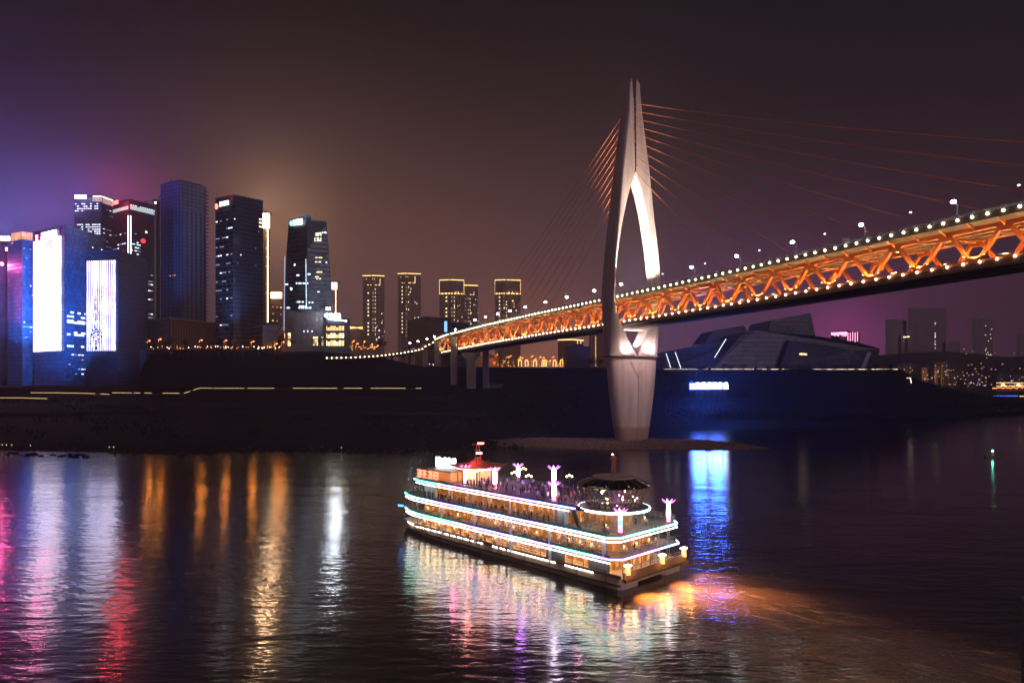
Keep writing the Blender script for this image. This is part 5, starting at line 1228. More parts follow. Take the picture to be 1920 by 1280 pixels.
# --- vegetation
leafm = surf('dark foliage', (.02, .024, .016), .9, var=.5, scale=.4)
bark = surf('bark', (.05, .04, .03), .9)
def tree(base, h, w, lab, grp_, seed, nleaf=260):
    r_ = random.Random(seed); o = empty('tree', base, label=lab, cat='tree', group=grp_); b = Vector(base)
    m_ = MB(); m_.tube([b, b + Vector((.1, 0, h * .3)), b + Vector((-.1, .1, h * .6))], [.3, .22, .12], 6)
    for k in range(5):
        an = r_.uniform(0, 6.28); s0 = b + Vector((0, 0, h * r_.uniform(.3, .5))); m_.tube([s0, s0 + Vector((math.cos(an) * w * .3, math.sin(an) * w * .3, h * .25))], [.12, .05], 5)
    m_.build('trunk', bark, o); m_ = MB()
    cl = [(Vector((r_.gauss(0, w * .22), r_.gauss(0, w * .22), h * r_.uniform(.45, .9))), w * r_.uniform(.14, .27)) for k in range(9)]
    for k in range(nleaf):
        c_, rr = r_.choice(cl); v = Vector((r_.gauss(0, 1), r_.gauss(0, 1), r_.gauss(0, 1))).normalized() * rr * r_.uniform(.5, 1.1); p_ = b + c_ + v; s_ = r_.uniform(.25, .55)
        e1 = Vector((r_.gauss(0, 1), r_.gauss(0, 1), r_.gauss(0, .5))).normalized() * s_; e2 = e1.cross(Vector((r_.gauss(0, 1), r_.gauss(0, 1), 1))).normalized() * s_ * .7
        m_.add([p_ - e1, p_ - e2, p_ + e1, p_ + e2], [(0, 1, 2, 3)])
    m_.build('crown', leafm, o); return o
for i, x in enumerate((315, 322, 348, 392, 447, 463, 547, 712, 724, 1108, 1116, 1124, 600, 592)):
    y = 653 if x < 700 else (655 if x < 1000 else 690); z_ = 552 if x < 700 else (680 if x < 1000 else 552); q = P(x, y, z_)
    tree((q.x, q.y, q.z), rnd.uniform(7, 11), rnd.uniform(6, 9), f'dark roadside tree above the quay, ' + ordw(sorted((315, 322, 348, 392, 447, 463, 547, 712, 724, 600, 592)).index(x) + 1) + ' from the left' if x < 1000 else 'dark tree between flat roofed block and white tower, ' + ('nearest the block', 'middle one of three', 'nearest the tower')[(i - 9) % 3], 'roadside trees', 200 + i, 240)
for i in range(22):
    x = 1248 + i * 21 + rnd.uniform(-6, 6); z_ = 582 if x < 1690 else 640; q = P(x, 696, z_)
    tree((q.x, q.y, q.z - 1.2), rnd.uniform(5, 8.5), rnd.uniform(5, 8), f'dark bank tree below the theatre terrace, {ordw(i + 1)} from the left', 'trees below the terrace', 300 + i, 200)
# shrubs covering the right bank: one mass
m = MB(); r_ = random.Random(11)
for i in range(12000):
    x = r_.uniform(1240, 1960); f = r_.random(); zs0 = interp(SHORE, x); z_ = zs0 + 18 + f * 120
    th = interp(TOPH, x); mh = interp(MIDH, x); dz = z_ - zs0
    hgt = mh * min(1, dz / 75) if dz < 70 else mh + (th - mh) * min(1, (dz - 70) / 70)
    if x < 1690 and f > .92: continue
    c_ = Vector((PX(x, z_), z_, hgt + r_.uniform(.3, 2.2 + (4.0 if x > 1700 and f > .55 else 0))))
    s_ = r_.uniform(.25, .8); e1 = Vector((r_.gauss(0, 1), r_.gauss(0, 1), r_.gauss(0, 1))).normalized() * s_; e2 = e1.cross(Vector((r_.gauss(0, 1), r_.gauss(0, 1), 1))).normalized() * s_
    m.add([c_ - e1, c_ - e2, c_ + e1 * .8, c_ + e2], [(0, 1, 2, 3)])
tag(m.build('bank_shrubs', leafm), 'dense dark shrubs and weeds covering the right river bank', 'shrubs', kind='stuff')
# left bank: scrub, boulders, low retaining walls and steps
m = MB(); r_ = random.Random(12)
def bank_h(x, z):
    zs0 = interp(SHORE, x); mh = interp(MIDH, x); ph = interp([(50, 20), (60, 22.3), (345, 22.3), (375, 26.3)], x)
    return interp([(zs0, 0), (zs0 + 8, .9), (zs0 + 30, 2.6), (zs0 + .35 * (500 - zs0) + 18, mh * .32), (zs0 + .6 * (500 - zs0), mh * .52), (zs0 + .85 * (500 - zs0), mh * .86), (491, ph - 2.5), (495, ph)], z)
for i in range(9000):
    x = r_.uniform(-60, 1180); z_ = interp(SHORE, x) + 25 + r_.random() ** .8 * 165
    if z_ > 489 or noise.noise(Vector((x * .012, z_ * .03, 2))) < .02: continue
    c_ = Vector((PX(x, z_), z_, bank_h(x, z_) + r_.uniform(.2, 1.8))); s_ = r_.uniform(.3, .9); e1 = Vector((r_.gauss(0, 1), r_.gauss(0, 1), r_.gauss(0, 1))).normalized() * s_; e2 = e1.cross(Vector((r_.gauss(0, 1), r_.gauss(0, 1), 1))).normalized() * s_
    m.add([c_ - e1, c_ - e2, c_ + e1 * .8, c_ + e2], [(0, 1, 2, 3)])
tag(m.build('bank_scrub', leafm), 'patchy dark scrub on the bare left river bank', 'scrub', kind='stuff')
m = MB()
for i in range(1500):
    x = r_.uniform(-60, 1180); zs0 = interp(SHORE, x); z_ = zs0 + abs(r_.gauss(0, 1)) * 11; m.ball((PX(x, z_), z_, bank_h(x, z_) + .05), r_.uniform(.25, 1.3) * r_.random(), 5, 3, sz=.6)
tag(m.build('shore_boulders', surf('boulder', (.035, .027, .028), .9, var=.4)), 'loose boulders strewn along the waterline of the left bank', 'boulders', kind='stuff')
for i, (x0, x1, z_, hh) in enumerate(((180, 560, 452, 2.2), (420, 900, 420, 1.6), (-40, 300, 430, 1.8), (600, 830, 470, 2.4))):
    m = MB(); k = 14
    for j in range(k):
        xa = x0 + (x1 - x0) * j / k; xb = x0 + (x1 - x0) * (j + 1) / k
        a_ = Vector((PX(xa, z_), z_, bank_h(xa, z_) + hh / 2)); b_ = Vector((PX(xb, z_), z_, bank_h(xb, z_) + hh / 2)); m.bar(a_, b_, .8, hh + 1)
    tag(m.build('retaining_wall', surf('old stone wall', (.032, .025, .028), .95, var=.5, scale=.15)), ('low stone wall in the middle of the dark bank under the quay', 'lowest long stone wall across the bank left of the bridge', 'low stone wall at the far left of the bank', 'short stone wall under the quay just left of the approach columns')[i], 'wall', )
m = MB(); shl = glow('shore light', (1.0, .75, .4), 2.0)
for i, (x, y) in enumerate(((4, 838), (12, 839), (22, 840), (57, 845), (205, 845), (213, 844), (640, 845))):
    z_ = interp(SHORE, x) + 3; q = Vector((PX(x, z_), z_, 0)); e_ = empty('shore_lamp', q, label=f'tiny warm lamp at the waterline of the left bank, {ORD[i]} from the left', cat='shore lamp', group='waterline lamps')
    m = MB(); m.tube([q, q + Vector((0, 0, 2.2))], .06, 5); m.build('post', pole_m, e_); m = MB(); m.ball(q + Vector((0, 0, 2.3)), .2, 6, 4); m.build('lamp_head', shl, e_)
# --- buoy and post
q = P(1861, 857, 289); q.z = 0
e_ = empty('buoy', q, label='small river buoy boat with green lamp far out on the right', cat='buoy')
m = MB(); m.loft([[q + Vector((x, y, h)) for x, y in ((-w, -.7), (w * .8, -.9), (w * 1.1, 0), (w * .8, .9), (-w, .7))] for w, h in ((2.9, -.2), (3.3, .7))]); m.build('float', surf('buoy hull', (.10, .06, .06), .6), e_)
m = MB(); m.loft([[q + Vector((r0 * math.cos(k * math.pi / 4), r0 * math.sin(k * math.pi / 4), h)) for k in range(8)] for r0, h in ((.75, .7), (.2, 2.3))]); m.build('cone', surf('buoy cone', (.7, .6, .45), .6), e_)
m = MB(); m.ball(q + Vector((0, 0, 2.7)), .36, 8, 6); m.build('lamp', glow('green lamp', (.1, 1.0, .55), 30), e_)
q = Vector((PX(1926, 42), 42, 0)); e_ = empty('mooring_post', q, label='dark square post with dull red-lit cap at the lower right edge', cat='post')
m = MB(); m.box((q.x, q.y, 9.5), (.42, .42, 19.4)); m.build('shaft', surf('post paint', (.05, .012, .01), .6), e_)
m = MB(); m.box((q.x, q.y, 19.3), (.62, .62, .2)); m.build('cap', surf('cap red', (.10, .015, .01), .5), e_)  # red light on the cap put into its base colour
# ------------------------------------------------------------------ river cruise boat
SD = Vector((-0.692, 0.722)); BD = Vector((0.722, 0.692)); BA = Vector((16.8, 105.0)); BRZ = math.atan2(SD.y, SD.x)
def bw(s, b, h): return Vector((BA.x + SD.x * s + BD.x * b, BA.y + SD.y * s + BD.y * b, h))
boat = empty('cruise_boat', (BA.x, BA.y, 0), label='three-storey river cruise boat outlined in rainbow neon with glowing warm windows', cat='cruise boat')
BWD = 18.0; LB = 59.0
white_p = surf('boat paint', (.62, .52, .43), .45, var=.12, scale=.2)
brown_p = surf('boat trim', (.16, .10, .06), .5)
deckp = surf('boat deck', (.16, .13, .13), .6, var=.3)
def side(s, inset=0.0):
    """b of the near side at station s (bow tapers)"""
    return inset + (0 if s < 52 else ((s - 52) / 8.0) ** 2 * 2.2)
# hull: two slim hulls joined by a bridging deck
for (b0, b1, nm_) in ((0.0, 6.0, 'hull'), (12.0, 18.0, 'hull')):
    m = MB(); rings = []
    for s in (0.5, 1.1, 2.2, 5, 10, 20, 30, 40, 48, 53, 57, 60.5):
        f = max(0, (s - 46) / 14.5); c_ = (b0 + b1) / 2; w = (b1 - b0) / 2
        g_ = {0.5: .74, 1.1: .90, 2.2: .98}.get(s, 1.0); w *= g_
        wt = w * (1 - .55 * f ** 2); wb = w * (.86 - .8 * f ** 1.6); top = 1.9 + .5 * f
        hb = -.8
        rings.append([bw(s, c_ - wt, top), bw(s, c_ - wt, .9), bw(s, c_ - wb, .0), bw(s, c_ - wb * .8, hb), bw(s, c_ + wb * .8, hb), bw(s, c_ + wb, .0), bw(s, c_ + wt, .9), bw(s, c_ + wt, top)])
    m.loft(rings); m.build('hull', white_p, boat)
m = MB(); m.box(bw(.9, 9, 1.25), (.3, 9.0, 1.5), rz=BRZ); m.build('stern_apron', white_p, boat)
def slab(s0, s1, b0f, b1f, h0, h1, corner=1.6, nose=True):
    """deck plate outline following the plan of the boat"""
    pl = [bw(s0 + corner, b0f(s0), 0), bw(s0, b0f(s0) + corner, 0), bw(s0, b1f(s0) - corner, 0), bw(s0 + corner, b1f(s0), 0)]
    n_ = 10
    for i in range(1, n_ + 1): s = s0 + corner + (s1 - s0 - corner) * i / n_; pl.append(bw(s, b1f(s), 0))
    for i in range(n_, 0, -1): s = s0 + corner + (s1 - s0 - corner) * i / n_; pl.append(bw(s, b0f(s), 0))
    m_ = MB(); m_.prism(pl, h0, h1); return m_
nr = lambda ins: (lambda s: side(s, ins)); fr = lambda ins: (lambda s: BWD - side(s, ins))
slab(0, 60, nr(0.05), fr(.05), 1.35, 1.95, .5).build('main_deck', white_p, boat)
m = MB(); m.bar(bw(-.25, .3, 2.3), bw(-.25, 17.7, 2.3), .3, 1.3); m.bar(bw(0, -.02, 2.25), bw(54, 0, 2.25), .16, .55); m.build('bulwark', surf('bulwark paint', (.30, .20, .13), .5), boat)
m = MB(); m.bar(bw(-.6, .2, 1.75), bw(-.6, 17.8, 1.75), .35, .5); m.bar(bw(0, -.12, .95), bw(50, -.1, .95), .2, .25)
for s in range(3, 52, 6): m.bar(bw(s, -.05, 0.1), bw(s, -.05, 1.9), .12)
m.build('rubbing_strake', brown_p, boat)
slab(0.6, 60, nr(-.2), fr(-.2), 4.55, 4.75, 1.4).build('second_deck', deckp, boat)
slab(0.9, 60, nr(-.3), fr(-.3), 7.85, 8.05, 1.6).build('third_deck', deckp, boat)
slab(9.0, 57.5, nr(1.5), fr(1.5), 11.05, 11.3, .5).build('sun_deck', deckp, boat)
RC = bw(7.6, 8.0, 0)
m = MB(); m.lathe((RC.x, RC.y, 0), [(.01, 11.05), (5.9, 11.05), (5.9, 11.35), (.01, 11.36)], 40); m.build('lounge_roof', deckp, boat)
# fascia boards below the neon
teal = surf('teal fascia', (.05, .16, .19), .4)
for (s0, s1, ins, h) in ((2.0, 60, -.22, 4.42), (2.5, 60, -.32, 7.72), (9.5, 57.5, 1.48, 10.92)):
    m = MB(); n_ = 16
    for i in range(n_):
        a_ = s0 + (s1 - s0) * i / n_; b_ = s0 + (s1 - s0) * (i + 1) / n_; m.bar(bw(a_, side(a_, ins), h + .55), bw(b_, side(b_, ins), h + .55), .12, .7)
    m.build('fascia', teal, boat); m = MB()
    for i in range(n_):
        a_ = s0 + (s1 - s0) * i / n_; b_ = s0 + (s1 - s0) * (i + 1) / n_; m.bar(bw(a_, BWD - side(a_, ins), h + .55), bw(b_, BWD - side(b_, ins), h + .55), .12, .7)
    m.build('fascia', teal, boat)
# neon
def neon_mat(name, seed, st=8.0):
    t = NT(name); tcn = t.node('ShaderNodeTexCoord'); mp = t.node('ShaderNodeMapping', {'Vector': tcn.outputs['Object'], 'Location': (seed * 7.3, 0, 0), 'Scale': (.055, .055, .1)})
    nz = t.node('ShaderNodeTexNoise', {'Vector': mp.outputs[0], 'Scale': 1.0, 'Detail': 1.0})
    rp = t.node('ShaderNodeValToRGB', {'Fac': nz.outputs[0]}); e = rp.color_ramp
    cs = [(.30, (.12, .70, 1.0)), (.40, (.10, .85, .45)), (.455, (.55, .75, 1.0)), (.51, (.42, .12, 1.0)), (.56, (.10, .50, 1.0)), (.62, (1.0, .15, .75)), (.72, (.15, .75, 1.0))]
    e.elements[0].position, e.elements[0].color = cs[0][0], (*cs[0][1], 1); e.elements[1].position, e.elements[1].color = cs[-1][0], (*cs[-1][1], 1)
    for p_, c_ in cs[1:-1]: q_ = e.elements.new(p_); q_.color = (*c_, 1)
    t.set(Base_Color=(.2, .2, .2), Emission_Color=rp.outputs[0], Emission_Strength=st); return t.m
neonA = [neon_mat('rainbow neon ' + w_, i) for i, w_ in enumerate(('low', 'middle', 'high'))]
lineW = glow('soffit line white', (1.0, .90, .78), 13.0)
def run(mat, name, s0, s1, ins, h, wd, hh, gap=0.0, stern=None, both=True):
    n_ = 22
    for sgn in ((0, 1) if both else (0,)):
        m_ = MB()
        for i in range(n_):
            a_ = s0 + (s1 - s0) * i / n_; b_ = s0 + (s1 - s0) * (i + 1 - gap) / n_
            fn = (lambda s: side(s, ins)) if sgn == 0 else (lambda s: BWD - side(s, ins))
            m_.bar(bw(a_, fn(a_), h), bw(b_, fn(b_), h), wd, hh)
        if stern is not None and sgn == 0:
            c_ = 1.5; m_.bar(bw(s0, ins, h), bw(s0 - c_ , ins + c_, h), wd, hh); m_.bar(bw(s0 - c_, ins + c_, h), bw(s0 - c_, BWD - ins - c_, h), wd, hh); m_.bar(bw(s0 - c_, BWD - ins - c_, h), bw(s0, BWD - ins, h), wd, hh)
        m_.build(name, mat, boat)
run(neonA[0], 'neon_strip', 2.0, 60, -.34, 4.75, .14, .25, stern=1)
run(neonA[1], 'neon_strip', 2.4, 60, -.45, 8.05, .14, .27, stern=1)
run(neonA[2], 'neon_strip', 10.5, 57.5, 1.36, 11.3, .14, .25)
run(lineW, 'soffit_light', 2.0, 59, -.30, 4.14, .12, .12)
run(lineW, 'soffit_light', 2.4, 59, -.40, 7.43, .12, .12, stern=1)
run(lineW, 'soffit_light', 12.0, 56.5, 1.40, 10.72, .12, .11, gap=.12)
for i in range(26):
    m = MB(); s = 5.5 + i * 2.05
    if s > 57: break
    if i in (3, 12): continue
    L_ = 1.9 if i < 9 else 1.35
    m.bar(bw(s, side(s, -.06), 2.02), bw(s + L_, side(s + L_, -.06), 2.02), .12, .16); m.build('rail_foot_light', lineW, boat)
m = MB(); k_ = 40; pts = [Vector((RC.x + 5.98 * math.cos(2 * math.pi * i / k_), RC.y + 5.98 * math.sin(2 * math.pi * i / k_), 11.15)) for i in range(k_ + 1)]
m.tube(pts, .20, 6); m.build('ring_neon', glow('ring neon', (.55, .85, 1.0), 7.0), boat)
m = MB()
for i in range(30):
    if i % 3 == 2: continue
    a0, a1 = 2 * math.pi * i / 30, 2 * math.pi * (i + .9) / 30
    m.bar((RC.x + 5.3 * math.cos(a0), RC.y + 5.3 * math.sin(a0), 10.93), (RC.x + 5.3 * math.cos(a1), RC.y + 5.3 * math.sin(a1), 10.93), .35, .12)
m.build('ring_soffit_light', glow('soffit gold', (1.0, .86, .62), 7.0), boat)
# warm interiors: inner walls with lamplight put in as blotchy emission, ceiling lamps, tables
t = NT('saloon wall'); uv = t.node('ShaderNodeUVMap'); mp = t.node('ShaderNodeMapping', {'Vector': uv.outputs[0], 'Scale': (.9, .55, 1)})
nz = t.node('ShaderNodeTexNoise', {'Vector': mp.outputs[0], 'Scale': 1.1, 'Detail': 4.0, 'Roughness': .7})
sp = t.node('ShaderNodeSeparateXYZ', {'Vector': uv.outputs[0]}); fx = t.math('FRACT', t.math('DIVIDE', sp.outputs[0], 2.3)); pn = t.math('GREATER_THAN', fx, .42)
k1 = t.node('ShaderNodeMapRange', {'Value': nz.outputs[0], 'From Min': .42, 'From Max': .68}).outputs[0]
t.set(Base_Color=t.mix(nz.outputs[0], (.20, .09, .035), (.55, .32, .14)), Emission_Color=t.mix(k1, (.80, .19, .03), (1.0, .44, .11)), Emission_Strength=t.math('MULTIPLY', t.math('MULTIPLY_ADD', pn, 1.15, .15), t.math('POWER', k1, 1.4)), Roughness=.5)
saloon = t.m
for (h0, h1, ins, s0, s1) in ((1.95, 4.55, 3.6, 4, 56), (4.75, 7.85, 4.2, 4, 56), (8.05, 11.05, 4.4, 13, 54)):
    m = MB(); m.prism([bw(s0, ins, 0), bw(s0, BWD - ins, 0), bw(s1, BWD - ins, 0), bw(s1, ins, 0)], h0 + .01, h1 - .01); m.build('saloon_wall', saloon, boat)
ceil_l = glow('ceiling lamp', (1.0, .52, .18), 45.0)
m = MB()
for h, b_s, s0, s1, st in ((4.48, (1.6, 2.8), 3, 55, 2.3), (7.78, (1.5, 3.2), 3, 55, 2.2), (10.98, (3.0, 14.0), 14, 54, 2.6), (7.78, (13.6, 15.4), 3, 55, 3.2)):
    s = s0
    while s < s1:
        for b_ in b_s: q = bw(s + rnd.uniform(-.3, .3), b_, h); m.box(q, (.42, .42, .08), rz=BRZ)
        s += st
for b_ in (5, 8, 11):
    for h in (4.48, 7.78): q = bw(2.6, b_, h); m.box(q, (.5, .5, .08), rz=BRZ)
for k in range(10): an = k * .628; m.box((RC.x + 3.4 * math.cos(an), RC.y + 3.4 * math.sin(an), 10.98), (.45, .45, .08))
ob = m.build('ceiling_lamp', ceil_l, boat); tag(ob, kind='stuff')
# posts, window frames, rails
mull = surf('window frame', (.30, .27, .25), .4, .4)
for (h0, h1, ins, st, wd) in ((1.95, 4.55, .25, 2.4, .14), (4.75, 7.85, .35, 2.4, .14)):
    m = MB(); s = 3.0
    while s < 57:
        m.bar(bw(s, side(s, ins), h0), bw(s, side(s, ins), h1), wd); m.bar(bw(s, BWD - side(s, ins), h0), bw(s, BWD - side(s, ins), h1), wd); s += st
    for b_ in (2.5, 5, 7.5, 10, 12.5, 15): m.bar(bw(1.6, b_, h0), bw(1.6, b_, h1), wd)
    for hh in (h0 + .9, h1 - .35):
        m.bar(bw(3, ins, hh), bw(52, ins, hh), .08, .08)
        m.bar(bw(1.6, 2, hh), bw(1.6, 16, hh), .08, .08)
    m.build('window_frame', mull, boat)
glass = NT('boat glass'); glass.set(Base_Color=(.9, .92, .95), Roughness=.05, Alpha=.12, IOR=1.45); glass = glass.m
for (h0, h1, ins, s0, s1) in ((4.8, 7.8, .45, 3, 14), (2.0, 4.5, .35, 18, 30), (4.8, 7.8, .45, 20, 33)):
    m = MB(); m.bar(bw(s0, ins, (h0 + h1) / 2), bw(s1, ins, (h0 + h1) / 2), .03, h1 - h0); m.build('window_glass', glass, boat)
lav = surf('pillar pale', (.62, .64, .72), .4)
for s in (3.4, 15.0, 24.5, 34.5, 44.5):
    for h0, h1, ins in ((1.95, 4.55, .0), (4.75, 7.85, -.05)):
        if s < 4 and h0 < 4: continue
        m = MB(); m.bar(bw(s, ins, h0), bw(s, ins, h1), .5, .7); m.build('pillar', lav, boat)
for s in (13.5, 16.0, 22, 27, 33, 39, 45, 51): m = MB(); m.bar(bw(s, 2.1, 8.05), bw(s, 2.1, 11.05), .28); m.build('pillar', lav, boat)
m = MB(); m.bar(bw(11.5, 1.8, 11.1), bw(8.6, .6, 8.05), .4, .7); m.build('raking_pillar', surf('pillar dark', (.05, .05, .06), .5), boat)
for s_q in (4.8, 14.2): m = MB(); m.box(bw(s_q, .5, 3.3), (4.3, .1, 2.4), rz=BRZ); m.build('side_plating', surf('plating grey', (.22, .24, .27), .35, .3), boat)
pl_m = surf('cabin pale', (.45, .50, .58), .5)
for s0, s1 in ((13.4, 15.4), (50.0, 53.5)):
    m = MB(); m.box(bw((s0 + s1) / 2, 2.6, 9.55), (s1 - s0, .8, 2.95), rz=BRZ); m.build('cabin_panel', pl_m, boat)
m = MB(); m.box(bw(14.6, 2.15, 9.3), (.9, .1, 2.0), rz=BRZ); m.build('cabin_door', lav, boat)
def railing(name, pts, h, st=1.2, lvls=(1.05, .7, .35), mat=None):
    m_ = MB()
    for p0, p1 in zip(pts, pts[1:]):
        L_ = (p1 - p0).length; n_ = max(1, int(L_ / st))
        for i in range(n_ + 1): q = p0.lerp(p1, i / n_); m_.bar(q, q + Vector((0, 0, lvls[0])), .05)
        for l in lvls: m_.bar(p0 + Vector((0, 0, l)), p1 + Vector((0, 0, l)), .05)
    return m_.build(name, mat or mull, boat)
railing('railing', [bw(9, 2.0, 8.2), bw(2.4, .1, 8.2), bw(1.2, 1.3, 8.2), bw(1.2, 16.7, 8.2), bw(2.4, 17.9, 8.2), bw(12, 17.9, 8.2)], 1, mat=surf('rail pinkish', (.5, .42, .42), .4, .4))
railing('railing', [bw(12, .0, 8.1), bw(52, .0, 8.1), bw(58, 1.6, 8.1)], 1)
railing('railing', [bw(10, 1.7, 11.35), bw(52, 1.7, 11.35), bw(57, 2.4, 11.35)], 1)
railing('railing', [bw(1.0, 2, 4.8), bw(1.0, 15, 4.8)], 1)
railing('railing', [bw(-.2, 1, 2.9), bw(-.2, 16, 2.9)], 1, lvls=(.7, .35))
railing('bow_railing', [bw(57, 2.5, 8.1), bw(60, 4.4, 8.1), bw(60, 12.4, 8.1)], 1)
# stern post lamps
stern_l = glow('stern lamp glow', (1.0, .74, .38), 24.0)
for b_ in (1.2, 10.5, 17.0):
    m = MB(); q = bw(-.35, b_, 2.9); m.loft([[q + Vector((x * r0, y * r0, z)) for x, y in ((-1, -1), (1, -1), (1, 1), (-1, 1))] for r0, z in ((.38, -.3), (.30, 1.0))]); lp = m.build('lamp_post', glow('lamp post lit', (1.0, .66, .32), .9), boat)
    m = MB(); m.box(q + Vector((0, 0, 1.12)), (1.1, .7, .18), rz=BRZ + 1.57); m.build('lamp_lens', stern_l, lp)
    d = bpy.data.lights.new('stern_lamp', 'POINT'); d.energy = 260; d.color = (1.0, .45, .12); d.shadow_soft_size = .3; o = bpy.data.objects.new('stern_lamp', d); col.objects.link(o); o.parent = boat; o.location = bw(-1.6, b_, 3.7) - Vector(boat.location)
    d = bpy.data.lights.new('stern_lamp', 'SPOT'); d.energy = 62000; d.spot_size = R(88); d.spot_blend = .9; d.color = (1.0, .38, .07); d.shadow_soft_size = .4; o = bpy.data.objects.new('stern_lamp', d); col.objects.link(o); o.parent = boat; l0 = bw(-1.4, b_, 3.9); o.location = l0 - Vector(boat.location); o.rotation_euler = (bw(-7, b_, 0) - l0).to_track_quat('-Z', 'Y').to_euler()  # added strong spot that lays orange light on the wake
# round observation lounge on the sun deck
bronze = surf('bronze frame', (.26, .15, .11), .35, .6)
m = MB(); nb = 28
for i in range(nb):
    a0 = 2 * math.pi * i / nb
    for a1 in (a0 + .11, a0 - .11): m.bar((RC.x + 4.5 * math.cos(a0), RC.y + 4.5 * math.sin(a0), 11.4), (RC.x + 6.1 * math.cos(a1), RC.y + 6.1 * math.sin(a1), 15.0), .10)
for r0, h in ((4.5, 11.5), (4.9, 12.4), (5.4, 13.6), (6.1, 15.0)):
    m.tube([(RC.x + r0 * math.cos(2 * math.pi * i / 40), RC.y + r0 * math.sin(2 * math.pi * i / 40), h) for i in range(41)], .07, 5)
rot = m.build('observation_lounge', bronze, boat)
m = MB(); m.lathe((RC.x, RC.y, 0), [(4.45, 11.4), (6.05, 15.0)], 40); gl2 = NT('lounge glass'); gl2.set(Base_Color=(.6, .45, .45), Roughness=.08, Alpha=.22, Metallic=.3); m.build('lounge_glass', gl2.m, rot)
m = MB(); m.lathe((RC.x, RC.y, 0), [(6.25, 14.95), (6.3, 15.15), (3.6, 16.2), (3.5, 16.05), (6.0, 14.9)], 40); rf = NT('lounge roof glass'); rf.set(Base_Color=(.03, .022, .02), Roughness=.12, Alpha=.82, Metallic=.2); m.build('lounge_canopy', rf.m, rot)
m = MB(); 
for i in range(20): a0 = 2 * math.pi * i / 20; m.bar((RC.x + 6.2 * math.cos(a0), RC.y + 6.2 * math.sin(a0), 15.2), (RC.x + 3.6 * math.cos(a0), RC.y + 3.6 * math.sin(a0), 16.22), .08)
m.build('canopy_rib', bronze, rot)
m = MB(); m.lathe((RC.x, RC.y, 0), [(.01, 16.2), (3.5, 16.2), (3.6, 16.4), (.01, 16.55)], 40); m.build('roof_disc', surf('roof disc', (.55, .42, .38), .5), rot)
m = MB(); m.tube([(RC.x, RC.y, 16.4), (RC.x, RC.y, 20.0)], [.42, .28], 10); m.box((RC.x, RC.y, 19.4), (1.1, .3, .3), rz=.3); m.build('mast', surf('mast bronze', (.35, .13, .08), .5), rot)
m = MB(); m.ball((RC.x - .3, RC.y - .4, 20.1), .14, 6, 4); m.build('mast_lamp', glow('mast lamp', (1, .7, .4), 12), rot)
m = MB(); m.lathe((RC.x, RC.y, 0), [(1.0, 11.4), (1.0, 15.2)], 14); m.build('core', surf('core violet', (.2, .12, .25), .5), rot)
m = MB(); r_ = random.Random(5); m2 = MB(); m3 = MB()
for i in range(26):
    a0 = r_.uniform(0, 6.28); r0 = r_.uniform(1.3, 4.2); (m if i % 3 else (m2 if i % 2 else m3)).ball((RC.x + r0 * math.cos(a0), RC.y + r0 * math.sin(a0), r_.uniform(12.0, 14.6)), .14, 6, 4)
m.build('table_lamp', glow('candle gold', (1.0, .75, .4), 12), rot); m2.build('table_lamp', glow('candle pink', (1.0, .35, .75), 10), rot); m3.build('table_lamp', glow('candle blue', (.25, .35, 1.0), 10), rot)
m = MB()
for an in (3.5, 3.9, 4.2): m.box((RC.x + 4.0 * math.cos(an), RC.y + 4.0 * math.sin(an), 14.7), (1.5, .9, .12), rz=an)
m.build('ceiling_panel', glow('panel gold', (1.0, .82, .42), 3.0), rot)
# third-storey round lounge below
m = MB(); k_ = 22
for i in range(k_): a0 = 2 * math.pi * i / k_; m.bar((RC.x + 5.0 * math.cos(a0), RC.y + 5.0 * math.sin(a0), 8.1), (RC.x + 5.0 * math.cos(a0), RC.y + 5.0 * math.sin(a0), 11.05), .10)
m.tube([(RC.x + 5.0 * math.cos(2 * math.pi * i / 40), RC.y + 5.0 * math.sin(2 * math.pi * i / 40), 9.0) for i in range(41)], .06, 5)
lg = m.build('lounge_frame', mull, boat)
m = MB(); m.lathe((RC.x, RC.y, 0), [(3.1, 8.07), (3.1, 11.04)], 30); m.build('lounge_wall', saloon, lg)
# forward pavilion with red canopy and mast
PV = bw(44, 9, 0)
pav = empty('pavilion', Vector((0, 0, 0))); pav['_w'] = False; del pav['_w']; pav.parent = boat; pav.location = Vector((0, 0, 0))
pav.name = 'pavilion_group'
def bld(m_, name, mat, smooth=False):      # child of the boat in world coordinates
    return m_.build(name, mat, boat, smooth)
bpy.data.objects.remove(pav)
can = surf('canopy red', (.42, .07, .05), .5, var=.25, scale=.6)
m = MB(); prof = [(5.6, 14.9), (5.4, 14.75), (4.0, 14.6), (2.4, 15.0), (1.2, 15.7), (.3, 16.6)]
rings = []
for r0, z in prof: rings.append([(PV.x + r0 * (1 + .18 * (k % 5 == 0)) * math.cos(2 * math.pi * k / 20), PV.y + r0 * (1 + .18 * (k % 5 == 0)) * math.sin(2 * math.pi * k / 20), z + (.45 if k % 5 == 0 and r0 > 4.5 else 0)) for k in range(20)])
m.loft(rings); canopy = m.build('canopy', can, boat)
m = MB(); m.lathe((PV.x, PV.y, 0), [(.01, 14.35), (4.6, 14.35), (4.6, 14.5), (.01, 14.5)], 20); m.build('canopy_soffit', glow('soffit peach', (1.0, .62, .36), 2.2), canopy)
m = MB()
for k in range(8): a0 = k * math.pi / 4; m.tube([(PV.x + 4.2 * math.cos(a0), PV.y + 4.2 * math.sin(a0), 11.3), (PV.x + 4.2 * math.cos(a0), PV.y + 4.2 * math.sin(a0), 14.5)], .16, 7)
m.build('canopy_post', surf('post red', (.35, .1, .06), .5), canopy)
